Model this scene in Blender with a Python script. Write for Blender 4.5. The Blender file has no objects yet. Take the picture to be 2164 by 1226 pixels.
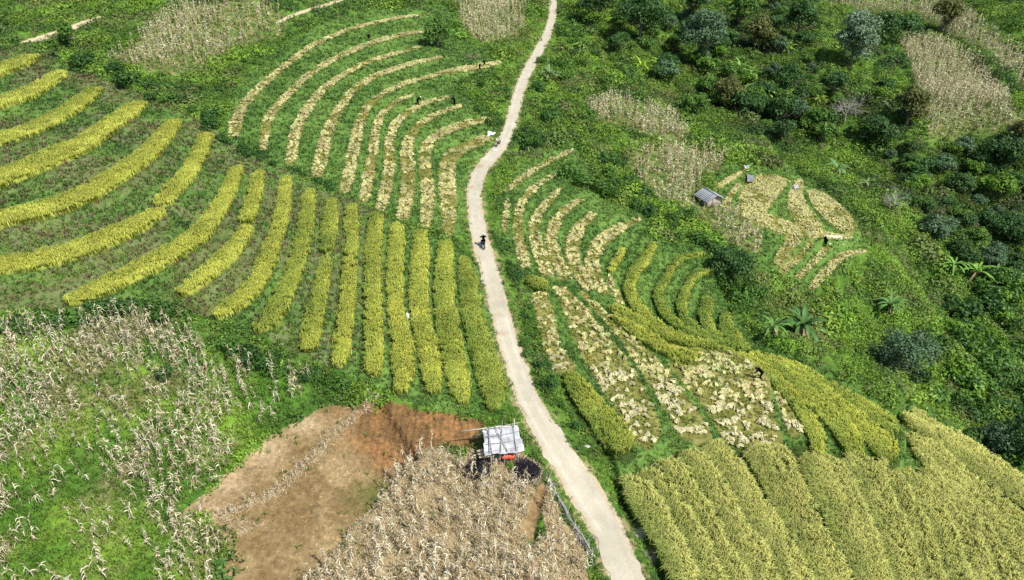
import bpy, math, random
import numpy as np
from mathutils import Vector
R = math.radians
rng = np.random.default_rng(7)
random.seed(7)
sc = bpy.context.scene
col = sc.collection

# ------------------------------------------------------------------ camera, sky, sun, exposure
H, PITCH, FPX, CX, CY = 38.0, R(32.0), 1442.0, 1082.0, 613.0
CP, SP = math.cos(PITCH), math.sin(PITCH)
cam = bpy.data.objects.new('camera', bpy.data.cameras.new('camera'))
col.objects.link(cam)
cam.location = (0, 0, H)
cam.rotation_euler = (math.pi / 2 - PITCH, 0, 0)
cam.data.sensor_width = 36.0
cam.data.lens = 36.0 * FPX / 2164.0
cam.data.clip_end = 3000
cam.data.clip_start = 0.5
sc.camera = cam

SUN = Vector((0.60, -0.46, 1.0)).normalized()
sun_el = math.asin(SUN.z)
sun_az = math.atan2(SUN.x, SUN.y)
world = bpy.data.worlds.new('World')
sc.world = world
world.use_nodes = True
wn = world.node_tree
sky = wn.nodes.new('ShaderNodeTexSky')
sky.sky_type = 'NISHITA'
sky.sun_disc = False
sky.sun_elevation = sun_el
sky.sun_rotation = sun_az
bg = wn.nodes['Background']
bg.inputs['Strength'].default_value = 0.095
wn.links.new(sky.outputs[0], bg.inputs['Color'])
sl = bpy.data.lights.new('sun', 'SUN')
sl.energy = 4.0
sl.angle = R(0.53)
sl.color = (1.0, 0.965, 0.88)
sun = bpy.data.objects.new('sun', sl)
col.objects.link(sun)
sun.rotation_euler = SUN.to_track_quat('Z', 'Y').to_euler()
sun.location = SUN * 150
sc.view_settings.view_transform = 'Standard'
sc.view_settings.look = 'None'
sc.view_settings.exposure = 0.52
sc.view_settings.gamma = 1.0
sc.cycles.max_bounces = 5
sc.cycles.diffuse_bounces = 2
sc.cycles.glossy_bounces = 1
sc.cycles.transmission_bounces = 3
sc.cycles.transparent_max_bounces = 4
sc.cycles.use_denoising = False

# ------------------------------------------------------------------ noise
_tab = np.random.default_rng(3).random((256, 256))
def vnoise(x, y):
    x = np.asarray(x, float); y = np.asarray(y, float)
    ix = np.floor(x).astype(int); iy = np.floor(y).astype(int)
    fx = x - ix; fy = y - iy
    fx = fx * fx * (3 - 2 * fx); fy = fy * fy * (3 - 2 * fy)
    a = _tab[ix & 255, iy & 255]; b = _tab[(ix + 1) & 255, iy & 255]
    c = _tab[ix & 255, (iy + 1) & 255]; d = _tab[(ix + 1) & 255, (iy + 1) & 255]
    return (a * (1 - fx) + b * fx) * (1 - fy) + (c * (1 - fx) + d * fx) * fy
def fbm(x, y, s=1.0, o=3, seed=0):
    v = 0; amp = 1; tot = 0
    for k in range(o):
        v = v + amp * vnoise(x / s + 17.3 * (seed + k), y / s + 9.1 * (seed + 2 * k))
        tot += amp; amp *= 0.55; s = s * 0.48
    return v / tot
def sstep(a, b, x):
    t = np.clip((x - a) / (b - a), 0, 1)
    return t * t * (3 - 2 * t)

# ------------------------------------------------------------------ base relief: a smooth hillside through surveyed heights
def ray(px, py):
    u = (np.asarray(px, float) - CX) / FPX; v = (np.asarray(py, float) - CY) / FPX
    return np.stack([u, CP - v * SP, -SP - v * CP], -1)
CTRL = [(1310,1226,0),(1170,900,.5),(1060,700,1),(1010,480,1.5),(1000,380,1.5),(1060,280,1.5),(1120,130,2),(1170,10,3),
 (0,1226,4),(500,1226,2.2),(900,1226,1),(0,900,5.5),(400,950,3.6),(800,950,1.6),(0,650,8),(300,650,6.5),(600,700,4.5),(800,700,3),(950,650,2),
 (0,400,10.5),(300,350,9.5),(500,450,6.5),(700,500,4.4),(850,480,3),(0,200,12),(150,150,12),(300,210,10.2),(480,330,6.6),(700,400,3.7),
 (500,250,8),(600,100,9.8),(800,50,8.4),(750,250,5.6),(900,250,3.6),(960,400,2.2),(1000,100,4.4),(1050,30,5.5),(300,50,13.5),(0,10,16),(600,0,14),(900,0,9),
 (1100,600,.2),(1200,800,-.4),(1300,1000,-.9),(1500,1100,-3),(1700,1200,-5.6),(1900,1200,-9),(2164,1226,-14),(2164,1100,-15.5),(1900,950,-10),
 (1700,850,-5.8),(1500,820,-3),(1350,800,-1.7),(1600,745,-5.2),(1480,735,-3.8),(1350,600,-2.4),(1250,500,-1.2),(1200,380,0),(1450,620,-4),(1560,620,-6.4),
 (1500,500,-4.5),(1400,400,-2.5),(1300,300,-.5),(1250,150,.5),(1300,50,1.5),(1520,400,-4),(1680,400,-5.5),(1800,500,-7.5),(1650,560,-7),
 (1700,720,-9),(1900,850,-14.5),(2100,980,-20),(1850,700,-13),(1700,620,-9.5),(2000,650,-17),(2164,850,-21),(1900,560,-12.5),(2164,640,-20),(2100,500,-18),
 (1900,420,-13),(2164,400,-16),(1700,330,-9),(1850,300,-11),(2000,320,-12),(1500,250,-4.5),(1600,150,-5),(1450,80,-2),(1700,60,-4),(1800,150,-7),
 (1950,280,-9),(2050,200,-6.5),(2100,100,-3),(1950,60,-4),(2164,250,-6),(2164,20,4),(1700,0,-1),(1400,0,1)]
c3 = np.array(CTRL, float)
rd = ray(c3[:, 0], c3[:, 1])
tt = (c3[:, 2] - H) / rd[:, 2]
P0 = np.stack([rd[:, 0] * tt, rd[:, 1] * tt, c3[:, 2]], -1)
P0 = np.vstack([P0, [(-230, 420, 60), (0, 430, 40), (220, 430, 40), (-240, 150, 45), (-120, 20, 22), (0, -10, 0), (110, 20, -30), (230, 150, -25), (300, 300, 10), (-60, 8, 10), (60, 8, -10)]])
def _k(d2): return np.sqrt(d2 + 60.0)
n = len(P0)
A = np.zeros((n + 3, n + 3))
A[:n, :n] = _k(((P0[:, None, :2] - P0[None, :, :2]) ** 2).sum(-1)) - 0.12 * np.eye(n)
A[:n, n] = 1; A[:n, n + 1:] = P0[:, :2]
A[n, :n] = 1; A[n + 1:, :n] = P0[:, :2].T
Wt = np.linalg.solve(A, np.concatenate([P0[:, 2], [0, 0, 0]]))
gx = np.arange(-280, 281, 1.0); gy = np.arange(-20, 461, 1.0)
GXX, GYY = np.meshgrid(gx, gy)
BZ = np.full(GXX.shape, Wt[n]) + Wt[n + 1] * GXX + Wt[n + 2] * GYY
for i in range(n):
    BZ += Wt[i] * _k((GXX - P0[i, 0]) ** 2 + (GYY - P0[i, 1]) ** 2)
def base(x, y):
    fx = np.clip(np.asarray(x, float) + 280, 0, 559.999); fy = np.clip(np.asarray(y, float) + 20, 0, 479.999)
    i = fx.astype(int); j = fy.astype(int); fx = fx - i; fy = fy - j
    return (BZ[j, i] * (1 - fx) + BZ[j, i + 1] * fx) * (1 - fy) + (BZ[j + 1, i] * (1 - fx) + BZ[j + 1, i + 1] * fx) * fy
def unproj(px, py, off=0.0, f=base):
    """point of the hillside (plus off metres) that the camera ray through a photo pixel meets first"""
    d = ray(np.atleast_1d(px), np.atleast_1d(py))
    t = np.full(len(d), 22.0); done = np.zeros(len(d), bool); lo = t.copy()
    for k in range(1400):
        t2 = t + np.where(done, 0, 0.25 + 0.002 * t)
        z = H + d[:, 2] * t2
        hit = (~done) & (z < f(d[:, 0] * t2, d[:, 1] * t2) + off)
        lo[hit] = t[hit]
        done |= hit
        t = np.where(done, np.where(hit, t2, t), t2)
        if done.all(): break
    hi = t.copy()
    for k in range(12):
        m = (lo + hi) / 2
        below = H + d[:, 2] * m < f(d[:, 0] * m, d[:, 1] * m) + off
        hi = np.where(below, m, hi); lo = np.where(below, lo, m)
    x = d[:, 0] * hi; y = d[:, 1] * hi
    return np.stack([x, y], -1)
def depth_of(x, y, z): return y * CP + (H - z) * SP

# ------------------------------------------------------------------ bands (terrace treads): centre line + width in the photo, laid out on the hillside
def resample(P, step):
    P = np.asarray(P, float)
    L = np.concatenate([[0], np.cumsum(np.hypot(*np.diff(P[:, :2], axis=0).T))])
    m = max(4, int(L[-1] / step) + 1)
    s = np.linspace(0, L[-1], m)
    # smooth interpolation (Catmull-Rom in arc length, via cubic blending of neighbours)
    Q = np.stack([np.interp(s, L, P[:, k]) for k in range(P.shape[1])], -1)
    for _ in range(2):
        Q[1:-1] = (Q[:-2] + 2 * Q[1:-1] + Q[2:]) / 4
    return Q
def band(pts, off=0.0):
    P = resample(pts, 9.0)
    T = np.gradient(P[:, :2], axis=0); T /= np.hypot(T[:, 0], T[:, 1])[:, None] + 1e-9
    N = np.stack([-T[:, 1], T[:, 0]], -1)
    Lp = P[:, :2] + N * P[:, 2:3] / 2; Rp = P[:, :2] - N * P[:, 2:3] / 2
    a = unproj(Lp[:, 0], Lp[:, 1], off); b = unproj(Rp[:, 0], Rp[:, 1], off)
    return edges_band(a, b)
def edges_band(a, b):
    C = (a + b) / 2
    T = np.gradient(C, axis=0)
    for _ in range(2): T[1:-1] = (T[:-2] + T[1:-1] + T[2:]) / 3
    T /= np.hypot(T[:, 0], T[:, 1])[:, None] + 1e-9
    N = np.stack([-T[:, 1], T[:, 0]], -1)
    hw = np.abs(((a - b) * N).sum(-1)) / 2
    hw[1:-1] = (hw[:-2] + hw[1:-1] + hw[2:]) / 3
    return dict(C=C, hw=np.maximum(hw, 0.12), N=N)
def two_edges(e1, e2, off=0.0):
    m = 40
    def rs(e):
        e = np.asarray(e, float); L = np.concatenate([[0], np.cumsum(np.hypot(*np.diff(e, axis=0).T))])
        s = np.linspace(0, L[-1], m); return np.stack([np.interp(s, L, e[:, 0]), np.interp(s, L, e[:, 1])], -1)
    a = rs(e1); b = rs(e2)
    return edges_band(unproj(a[:, 0], a[:, 1], off), unproj(b[:, 0], b[:, 1], off))
def poly(pts, off=0.0, n_=6):
    P = np.asarray(pts, float); Q = []
    for i in range(len(P)):
        for k in range(n_): Q.append(P[i] + (P[(i + 1) % len(P)] - P[i]) * k / n_)
    Q = np.array(Q)
    return unproj(Q[:, 0], Q[:, 1], off)
def inside(x, y, Q):
    r = np.zeros(np.shape(x), bool)
    bb = (x > Q[:, 0].min()) & (x < Q[:, 0].max()) & (y > Q[:, 1].min()) & (y < Q[:, 1].max())
    if not bb.any(): return r
    xs = x[bb]; ys = y[bb]; c = np.zeros(xs.shape, bool)
    for i in range(len(Q)):
        x1, y1 = Q[i]; x2, y2 = Q[(i + 1) % len(Q)]
        if y1 == y2: continue
        m = (y1 > ys) != (y2 > ys)
        c ^= m & (xs < (x2 - x1) * (ys - y1) / (y2 - y1) + x1)
    r[bb] = c
    return r

# ------------------------------------------------------------------ traced fields (photo pixels: x, y, width)
ROAD = [(1352,1290,60),(1326,1226,56),(1281,1114,56),(1216,1011,54),(1180,955,47),(1151,909,43),(1113,840,39),(1085,760,36),(1064,690,35),(1047,620,33),(1030,560,31),(1015,505,30),(1006,460,29),(1002,420,28),(1003,390,28),(1015,360,27),(1040,330,25),(1060,308,23),(1074,280,22),(1085,240,21),(1095,200,21),(1105,170,20),(1120,140,19),(1140,105,18),(1158,70,16),(1167,40,15),(1170,10,14),(1168,-20,14)]
LG = 'ripe rice strips on the terraced slope left of the road'
# hue: 0 yellow ... 1 green
RICE = [
 ('small yellow rice strip at the top left corner below the bare track',LG,0.15,[(-60,172,38),(-15,150,36),(35,132,32),(70,116,22)]),
 ('second yellow rice strip down from the top left corner',LG,0.15,[(-60,230,40),(-15,215,38),(50,197,34),(95,174,32),(130,150,22)]),
 ('third rice strip from the top left, narrow and lime yellow',LG,0.3,[(-60,303,26),(0,292,28),(68,269,30),(137,236,32),(178,207,30),(204,186,22)]),
 ('fourth rice strip from the top left, wide bright yellow with rounded upper end',LG,0.1,[(-60,395,40),(0,376,40),(103,334,42),(171,304,44),(222,270,42),(267,238,40),(296,214,26)]),
 ('fifth rice strip from the top left, wide yellow and the longest of the upper ones',LG,0.05,[(-60,472,42),(-10,462,42),(103,438,44),(171,414,46),(240,373,46),(308,329,44),(349,284,42),(369,252,30)]),
 ('pale yellow upper piece of a split rice row ending beside the gully bushes',LG,0.05,[(436,282,30),(421,325,36),(394,370,38),(360,404,40),(338,430,38)]),
 ('yellow rice strip running to the left edge, lower piece of the split row',LG,0.0,[(338,441,32),(291,472,44),(223,503,46),(137,534,48),(68,547,44),(-10,560,42),(-60,566,40)]),
 ('long curved yellow rice strip whose pointed foot lies above the bush line',LG,0.05,[(502,350,24),(492,378,34),(475,415,38),(450,455,42),(421,495,44),(342,544,48),(274,578,46),(205,609,40),(140,633,26)]),
 ('short upper rice piece right of the long curved strip',LG,0.25,[(546,360,26),(541,390,34),(532,425,36),(520,466,34)]),
 ('short lower rice piece curving away below its gap, right of the long curved strip',LG,0.1,[(522,478,26),(510,500,36),(479,537,42),(435,578,38),(385,618,24)]),
 ('slim yellow rice strip bending left at its pointed foot',LG,0.1,[(604,374,20),(602,410,28),(597,445,30),(590,480,32),(575,513,36),(562,554,40),(541,595,42),(507,633,40),(456,667,20)]),
 ('olive green rice strip with a rounded golden foot bent to the left',LG,0.5,[(652,400,22),(650,440,32),(645,490,34),(634,530,36),(616,582,40),(596,629,42),(575,670,44),(543,694,26)]),
 ('short olive rice piece just below the gully end',LG,0.6,[(700,418,20),(697,450,34),(695,490,34),(690,530,26)]),
 ('short fat rice piece below a gap, olive with yellow right edge',LG,0.4,[(690,543,22),(683,580,30),(672,630,36),(662,680,46),(650,735,38)]),
 ('short upper rice piece, straight and olive yellow',LG,0.4,[(744,430,18),(742,460,30),(743,500,30),(742,537,28)]),
 ('straight yellow rice strip directly below the straight upper piece',LG,0.2,[(740,545,26),(737,600,32),(732,650,34),(727,700,36),(722,745,40),(715,770,22)]),
 ('straight upright rice strip, eighth from the road at its top',LG,0.35,[(795,452,24),(793,480,32),(790,515,34),(788,550,34),(788,620,36),(789,700,38),(791,760,40),(789,790,32)]),
 ('yellow rice strip left of the white sack, widening at its foot',LG,0.2,[(840,472,24),(837,503,34),(835,571,34),(835,640,34),(843,691,40),(852,742,46),(853,794,44),(846,826,24)]),
 ('rice strip just right of the white sack',LG,0.25,[(888,487,26),(889,537,38),(884,605,38),(888,674,40),(901,725,42),(912,777,44),(918,826,30)]),
 ('wide olive rice strip, second from the road',LG,0.45,[(942,507,28),(939,571,40),(939,640,42),(948,708,46),(965,777,50),(975,825,42),(979,850,22)]),
 ('darkest olive rice strip, next to the road verge',LG,0.72,[(980,540,20),(990,588,38),(994,640,40),(1004,691,44),(1021,742,50),(1038,794,56),(1045,845,46),(1040,860,22)]),
]
RG = 'green and golden rice strips on the slope right of the road'
RICE += [
 ('small isolated yellow rice patch shaped like a bean',RG,0.15,[(1316,525,14),(1302,547,26),(1288,571,20)]),
 ('broad S shaped rice strip, the first right of the bean shaped patch',RG,0.45,[(1381,514,18),(1360,547,34),(1333,578,38),(1326,605,38),(1337,640,32),(1370,676,26),(1420,707,22),(1480,731,18),(1560,744,12)]),
 ('S shaped green rice strip, second in the row of winding terraces',RG,0.7,[(1486,534,8),(1440,540,18),(1418,560,22),(1405,590,28),(1385,620,32),(1402,662,24),(1450,702,18),(1520,728,12)]),
 ('S shaped green rice strip, third in the row of winding terraces',RG,0.75,[(1508,568,8),(1465,577,22),(1450,605,30),(1434,640,32),(1447,674,26),(1474,701,20),(1526,724,14)]),
 ('short dark green rice strip, fourth winding terrace below the bushes',RG,0.8,[(1495,626,28),(1485,660,34),(1491,691,28),(1519,715,20),(1562,734,10)]),
 ('last short green rice strip before the banana plant',RG,0.85,[(1531,660,20),(1529,691,36),(1553,719,26),(1584,739,10)]),
 ('bright yellow rice strip edging the straw fields from above',RG,0.1,[(1298,668,14),(1340,697,24),(1390,728,30),(1435,748,28),(1478,750,14)]),
 ('lime rice strip sweeping over the crest and down past the straw fields',RG,0.3,[(1290,648,16),(1340,674,22),(1400,705,24),(1460,730,22),(1530,742,20),(1590,758,24),(1640,800,34),(1675,840,44),(1705,885,52),(1724,925,56),(1728,955,50)]),
 ('rice strip beyond the crest, second below the sweep, olive green',RG,0.4,[(1600,752,14),(1650,776,22),(1700,823,34),(1735,860,50),(1772,898,60),(1800,945,60),(1806,972,46)]),
 ('rice strip beyond the crest with a wide golden foot',RG,0.3,[(1650,766,14),(1700,795,20),(1748,838,28),(1810,890,48),(1855,935,66),(1874,968,60)]),
 ('slim outermost rice strip along the drop, ending in a blunt tip',RG,0.35,[(1590,744,10),(1680,775,16),(1748,813,20),(1817,857,26),(1868,893,30),(1894,914,22)]),
 ('wedge of olive rice between the road bushes and the straw field',RG,0.5,[(1200,785,34),(1222,830,50),(1254,870,66),(1290,915,76),(1320,950,62)]),
 ('tiny wedge of ripe rice at the head of the straw fields',RG,0.35,[(1114,584,16),(1128,596,32),(1146,606,30),(1156,612,16)]),
]
E = [
 [(1304,1004),(1312,1060),(1341,1102),(1368,1139),(1384,1179),(1400,1226),(1425,1290)],
 [(1333,1004),(1368,1025),(1386,1060),(1405,1081),(1424,1121),(1445,1161),(1461,1193),(1467,1226),(1490,1290)],
 [(1376,985),(1408,1022),(1429,1052),(1461,1092),(1487,1134),(1509,1179),(1525,1226),(1550,1290)],
 [(1420,958),(1440,990),(1471,1041),(1493,1070),(1519,1113),(1530,1147),(1559,1187),(1580,1226),(1610,1290)],
 [(1470,945),(1493,967),(1519,1012),(1546,1049),(1567,1102),(1607,1147),(1623,1187),(1636,1226),(1670,1290)],
 [(1519,930),(1546,953),(1573,990),(1599,1038),(1631,1086),(1660,1134),(1680,1171),(1708,1222),(1740,1290)],
 [(1659,956),(1675,993),(1693,1038),(1712,1073),(1730,1118),(1752,1161),(1778,1200),(1790,1226),(1820,1290)],
 [(1746,962),(1773,985),(1789,1017),(1805,1049),(1821,1086),(1842,1139),(1861,1187),(1873,1226),(1900,1290)],
 [(1826,972),(1853,996),(1869,1033),(1887,1081),(1906,1118),(1922,1161),(1940,1226),(1960,1290)],
 [(1874,986),(1901,1014),(1925,1054),(1948,1102),(1967,1153),(1988,1226),(2010,1290)],
 [(1927,1000),(1954,1028),(1975,1065),(2004,1107),(2023,1161),(2047,1226),(2070,1290)],
 [(1957,1012),(1994,1049),(2026,1091),(2055,1126),(2079,1177),(2099,1226),(2125,1290)],
 [(1943,967),(1975,1001),(2012,1033),(2055,1070),(2079,1107),(2105,1147),(2132,1193),(2150,1226),(2190,1290)],
 [(1927,925),(1959,970),(2012,1006),(2055,1038),(2092,1070),(2132,1118),(2168,1170),(2200,1226),(2240,1290)],
 [(1911,903),(1959,935),(1996,966),(2034,998),(2076,1025),(2119,1060),(2168,1102),(2230,1170)],
]
E2 = [
 [(1932,906),(1986,941),(2039,983),(2092,1020),(2168,1076),(2230,1130)],
 [(1895,868),(1972,905),(2026,940),(2079,980),(2127,1012),(2168,1042),(2230,1090)],
 [(1970,888),(2039,932),(2092,969),(2168,1025),(2230,1072)],
]
NG = 'broad ripe rice terraces at the bottom right'
ELAB = ['first terrace of ripe rice right of the ditch beside the road','second rice terrace from the ditch, greener along its right edge','third rice terrace from the ditch, starting level with its pale tuft',
 'fourth rice terrace from the ditch, topping the group beside the straw','fifth rice terrace from the ditch with pale bushy top','widest rice terrace, sixth from the ditch, below the large straw field',
 'seventh rice terrace from the ditch, left edge marked by a green gap','eighth rice terrace from the ditch, dark at its upper end','ninth rice terrace from the ditch','tenth rice terrace from the ditch','eleventh rice terrace from the ditch, narrow',
 'twelfth rice terrace from the ditch, running off the bottom right corner','thirteenth rice terrace from the ditch, pale gold','outermost pale gold rice terrace along the hill shoulder']
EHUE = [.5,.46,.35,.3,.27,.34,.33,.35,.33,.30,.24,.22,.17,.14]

HG = 'harvested terrace strips on the upper slope above the road bend'
STUB = [
 ('highest and longest harvested strip, arching round the whole upper bowl',HG,[(905,30,7),(850,36,12),(780,50,13),(720,68,13),(660,95,14),(600,140,16),(555,180,18),(515,220,24),(499,255,28),(493,288,26)]),
 ('second harvested strip from the top of the bowl',HG,[(945,62,8),(880,68,12),(820,80,16),(760,100,16),(705,125,14),(651,158,15),(599,209,19),(568,247,22),(558,285,22),(555,320,18)]),
 ('third harvested strip from the top of the bowl',HG,[(888,99,7),(830,115,13),(770,133,14),(715,165,15),(680,190,17),(651,226,22),(627,267,26),(619,305,26),(615,345,22)]),
 ('fourth harvested strip from the top of the bowl',HG,[(935,120,7),(871,134,15),(788,161,16),(744,192,17),(722,222,20),(700,258,25),(687,295,30),(676,342,32),(668,377,24)]),
 ('fifth harvested strip, joining the patch where two people work',HG,[(925,158,10),(857,175,14),(806,199,16),(771,229,19),(758,267,26),(747,318,28),(737,370,27),(727,407,22)]),
 ('sixth harvested strip with a pointed upper end',HG,[(872,199,6),(833,216,13),(802,247,17),(791,281,19),(788,325,21),(778,377,26),(773,411,26),(768,425,18)]),
 ('seventh harvested strip, densely laid with pale straw at its foot',HG,[(950,204,8),(898,217,14),(857,240,16),(830,267,20),(821,301,21),(823,342,24),(819,387,26),(811,421,27),(804,445,22)]),
 ('eighth harvested strip, olive on its left and white straw on its right',HG,[(977,222,8),(925,240,14),(884,264,18),(861,295,26),(860,342,29),(864,387,31),(857,425,34),(850,462,28)]),
 ('ninth harvested strip with a broad top near the road',HG,[(1038,250,10),(987,260,23),(932,281,24),(901,305,25),(896,336,26),(901,377,28),(905,420,30),(901,455,29),(900,482,22)]),
 ('harvested strip nearest the road bend, the widest',HG,[(1033,289,16),(994,305,30),(956,325,34),(943,353,36),(944,394,38),(948,435,35),(948,468,31),(946,500,22)]),
 ('level harvested patch where two people gather straw',HG,[(920,157,8),(960,150,18),(1000,143,24),(1035,136,18),(1056,130,6)]),
]
KG = 'harvested terrace strips just right of the road'
STUB += [
 ('topmost harvested strip right of the road, slanting up to a point',KG,[(1212,317,7),(1160,340,12),(1110,370,14),(1071,404,13)]),
 ('thin broken harvested strip beside the road hedge',KG,[(1070,420,8),(1068,462,12),(1067,492,9)]),
 ('narrow harvested strip bowed left, second right of the road',KG,[(1177,367,7),(1131,394,14),(1100,427,19),(1093,462,21),(1097,503,22),(1107,544,24),(1112,565,16)]),
 ('third bowed harvested strip right of the road',KG,[(1185,398,9),(1158,427,18),(1134,455,22),(1126,486,23),(1136,527,25),(1152,561,27),(1158,583,26)]),
 ('fourth bowed harvested strip right of the road',KG,[(1232,420,11),(1196,438,22),(1169,475,25),(1162,513,25),(1176,551,26),(1196,592,24)]),
 ('fifth bowed harvested strip, ending in a thin tail of straw',KG,[(1255,451,16),(1223,479,30),(1210,510,33),(1208,544,29),(1223,578,27),(1246,613,20)]),
 ('sixth harvested strip, widest of the bowed ones with a pointed top',KG,[(1352,462,8),(1309,479,26),(1268,510,35),(1247,551,32),(1261,592,25),(1280,621,16)]),
 ('short tail of straw stubble below the bean shaped rice patch',KG,[(1285,580,11),(1295,612,13),(1318,640,11)]),
]
FG = 'harvested fields strewn with straw at the centre right'
STUBP = [ # polygons (left edge, right edge)
 ('long straw strewn field beside the roadside hedge',FG,[(1122,618),(1134,680),(1152,742),(1166,785)],[(1158,620),(1172,660),(1181,725),(1218,773)]),
 ('second straw strewn field from the road, between two green banks',FG,[(1168,600),(1188,650),(1208,700),(1228,752),(1262,808),(1312,880),(1350,948)],[(1192,606),(1247,660),(1300,725),(1348,790),(1378,850),(1402,910),(1372,948)]),
 ('narrow straw strewn field, third from the road',FG,[(1218,612),(1262,662),(1312,722),(1356,792),(1396,850),(1436,922)],[(1236,616),(1290,668),(1352,722),(1412,782),(1462,850),(1508,915)]),
 ('big straw strewn field below the yellow rice strip, where the dark clad person stands',FG,[(1362,726),(1412,768),(1458,828),(1492,872),(1526,926),(1556,952)],[(1478,746),(1560,760),(1604,784),(1618,830),(1636,890),(1654,944)]),
 ('smallest straw strewn field, tucked behind a green bank',FG,[(1624,829),(1646,868),(1664,922)],[(1652,832),(1682,868),(1692,905)]),
]
QG = 'golden stubble terraces of the small field by the wooden hut'
STUB += [
 ('thin outer row of stubble under the white sheet',QG,[(1578,358,8),(1545,376,14),(1512,398,14)]),
 ('slim stubble row just right of the wooden hut',QG,[(1568,384,10),(1548,404,16),(1536,424,18),(1530,440,16)]),
 ('large golden stubble terrace in the middle of the small field',QG,[(1640,374,60),(1615,395,80),(1600,420,86),(1588,445,60)]),
 ('golden stubble terrace right of the thin green bank',QG,[(1690,378,14),(1684,400,34),(1680,430,40),(1700,462,44),(1722,485,30)]),
 ('outer golden stubble terrace along the edge of the drop',QG,[(1718,402,16),(1742,430,34),(1768,462,36),(1792,488,22)]),
 ('long golden stubble terrace crossing the foot of the field',QG,[(1570,440,26),(1610,462,38),(1660,482,44),(1710,492,36),(1765,500,26),(1800,500,12)]),
 ('lower stubble strip left of the others at the foot of the small field',QG,[(1680,503,32),(1660,530,34),(1640,560,26)]),
 ('second lower stubble strip at the foot of the small field',QG,[(1714,513,16),(1687,544,21),(1650,578,18)]),
 ('third lower stubble strip at the foot of the small field',QG,[(1750,521,15),(1721,551,20),(1685,587,20)]),
 ('last lower stubble strip, reaching out furthest to the right',QG,[(1832,528,12),(1783,537,25),(1748,571,29),(1712,610,20)]),
]
TRK = [('upper left pale bare track between green banks',[(52,90,8),(90,82,16),(140,64,16),(185,46,13),(214,36,6)]),('pale bare track leading off the top edge',[(586,48,8),(630,28,13),(692,10,12),(740,-8,10)])]
SOIL = [(800,838),(870,856),(960,872),(1012,886),(1024,905),(1022,940),(960,938),(890,952),(842,1010),(782,1080),(722,1150),(655,1235),(640,1290),(440,1290),(470,1226),(482,1145),(432,1105),(372,1092),(450,1030),(520,968),(600,898),(690,843),(740,850)]
CORN1 = [(-40,700),(60,690),(180,680),(330,670),(420,730),(500,760),(650,795),(660,830),(600,880),(520,955),(440,1030),(380,1080),(430,1120),(475,1160),(460,1226),(430,1290),(-60,1290)]
CORN2 = [(850,985),(895,948),(985,960),(1000,1010),(1130,1012),(1128,1060),(1112,1110),(1120,1160),(1150,1120),(1135,1050),(1160,1020),(1200,1110),(1232,1150),(1245,1226),(1250,1290),(600,1290),(655,1215),(722,1140),(782,1075)]
CORN3 = [(228,135),(262,98),(320,62),(385,12),(480,2),(560,2),(606,40),(604,78),(560,88),(480,112),(430,142),(372,158),(300,148)]
CORN4 = [(958,4),(1118,4),(1112,58),(1084,82),(1040,92),(1000,88),(975,60)]
CORN5 = [(1240,225),(1290,210),(1360,215),(1420,240),(1460,285),(1440,305),(1350,285),(1255,255)]
CORN6 = [(1318,318),(1400,312),(1500,318),(1544,330),(1520,360),(1482,380),(1480,430),(1560,450),(1612,492),(1606,538),(1560,520),(1500,478),(1450,455),(1395,425),(1350,385),(1325,345)]
CORN7 = [(1896,84),(1930,78),(1992,86),(2062,132),(2110,190),(2162,268),(2158,292),(2080,280),(2030,292),(1962,296),(1945,220),(1925,150)]
CORN8 = [(1722,6),(2016,4),(2090,62),(2170,128),(2170,196),(2118,160),(2060,100),(2000,68),(1930,26),(1810,24)]
ZL = [(-80,100),(60,96),(220,170),(400,240),(520,320),(640,370),(760,430),(900,500),(1000,540),(1040,640),(1070,760),(1075,850),(1010,880),(860,850),(760,800),(620,740),(520,700),(360,650),(150,655),(-80,660)]
ZU = [(480,330),(470,280),(490,200),(560,120),(680,50),(800,20),(960,18),(960,80),(1060,120),(1000,160),(960,190),(1040,240),(1050,300),(990,350),(975,500),(900,490),(760,425),(620,360)]
ZR = [(1050,420),(1100,350),(1220,300),(1240,340),(1260,420),(1370,450),(1370,500),(1500,520),(1520,600),(1560,680),(1620,740),(1760,800),(1920,900),(1900,985),(1640,980),(1400,990),(1300,960),(1180,800),(1110,600),(1060,500)]
ZN = [(1300,980),(1500,900),(1640,930),(1900,940),(1900,860),(2000,880),(2260,1060),(2300,1300),(1400,1300)]
ZS = [(1500,350),(1680,360),(1740,400),(1840,520),(1720,620),(1600,560),(1500,440)]

# ------------------------------------------------------------------ shape the ground: treads, risers, road bed
rice, stub = [], []
for lab, g, hue, pts in RICE: rice.append((lab, g, hue, band([(a, b_, w_ * ((.66 if w_ > 40 and a > 1600 else .80) if g == RG and i_ > 1 else 1.0)) for i_, (a, b_, w_) in enumerate(pts)], 0.5)))
for i in range(len(E) - 1): rice.append((ELAB[i] if i < len(ELAB) else ELAB[-1], NG, EHUE[i], two_edges(E[i], E[i + 1], 0.75)))
for i in range(len(E2) - 1): rice.append((('golden rice strip below the green gap on the hill shoulder', 'outermost thin strip of rice on the hill shoulder above the bushes')[i], NG, .3, two_edges(E2[i], E2[i + 1], 0.5)))
for lab, g, pts in STUB: stub.append((lab, g, band([(a, b_, w_ * (.93 if g == QG else 1)) for a, b_, w_ in pts], 0.1)))
for lab, g, a, b in STUBP:
    q = two_edges(a, b, 0.1); q['hw'] = q['hw'] * .9; stub.append((lab, g, q))
tracks = [(lab, band(p, 0)) for lab, p in TRK]
road = band(ROAD, 0)

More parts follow.
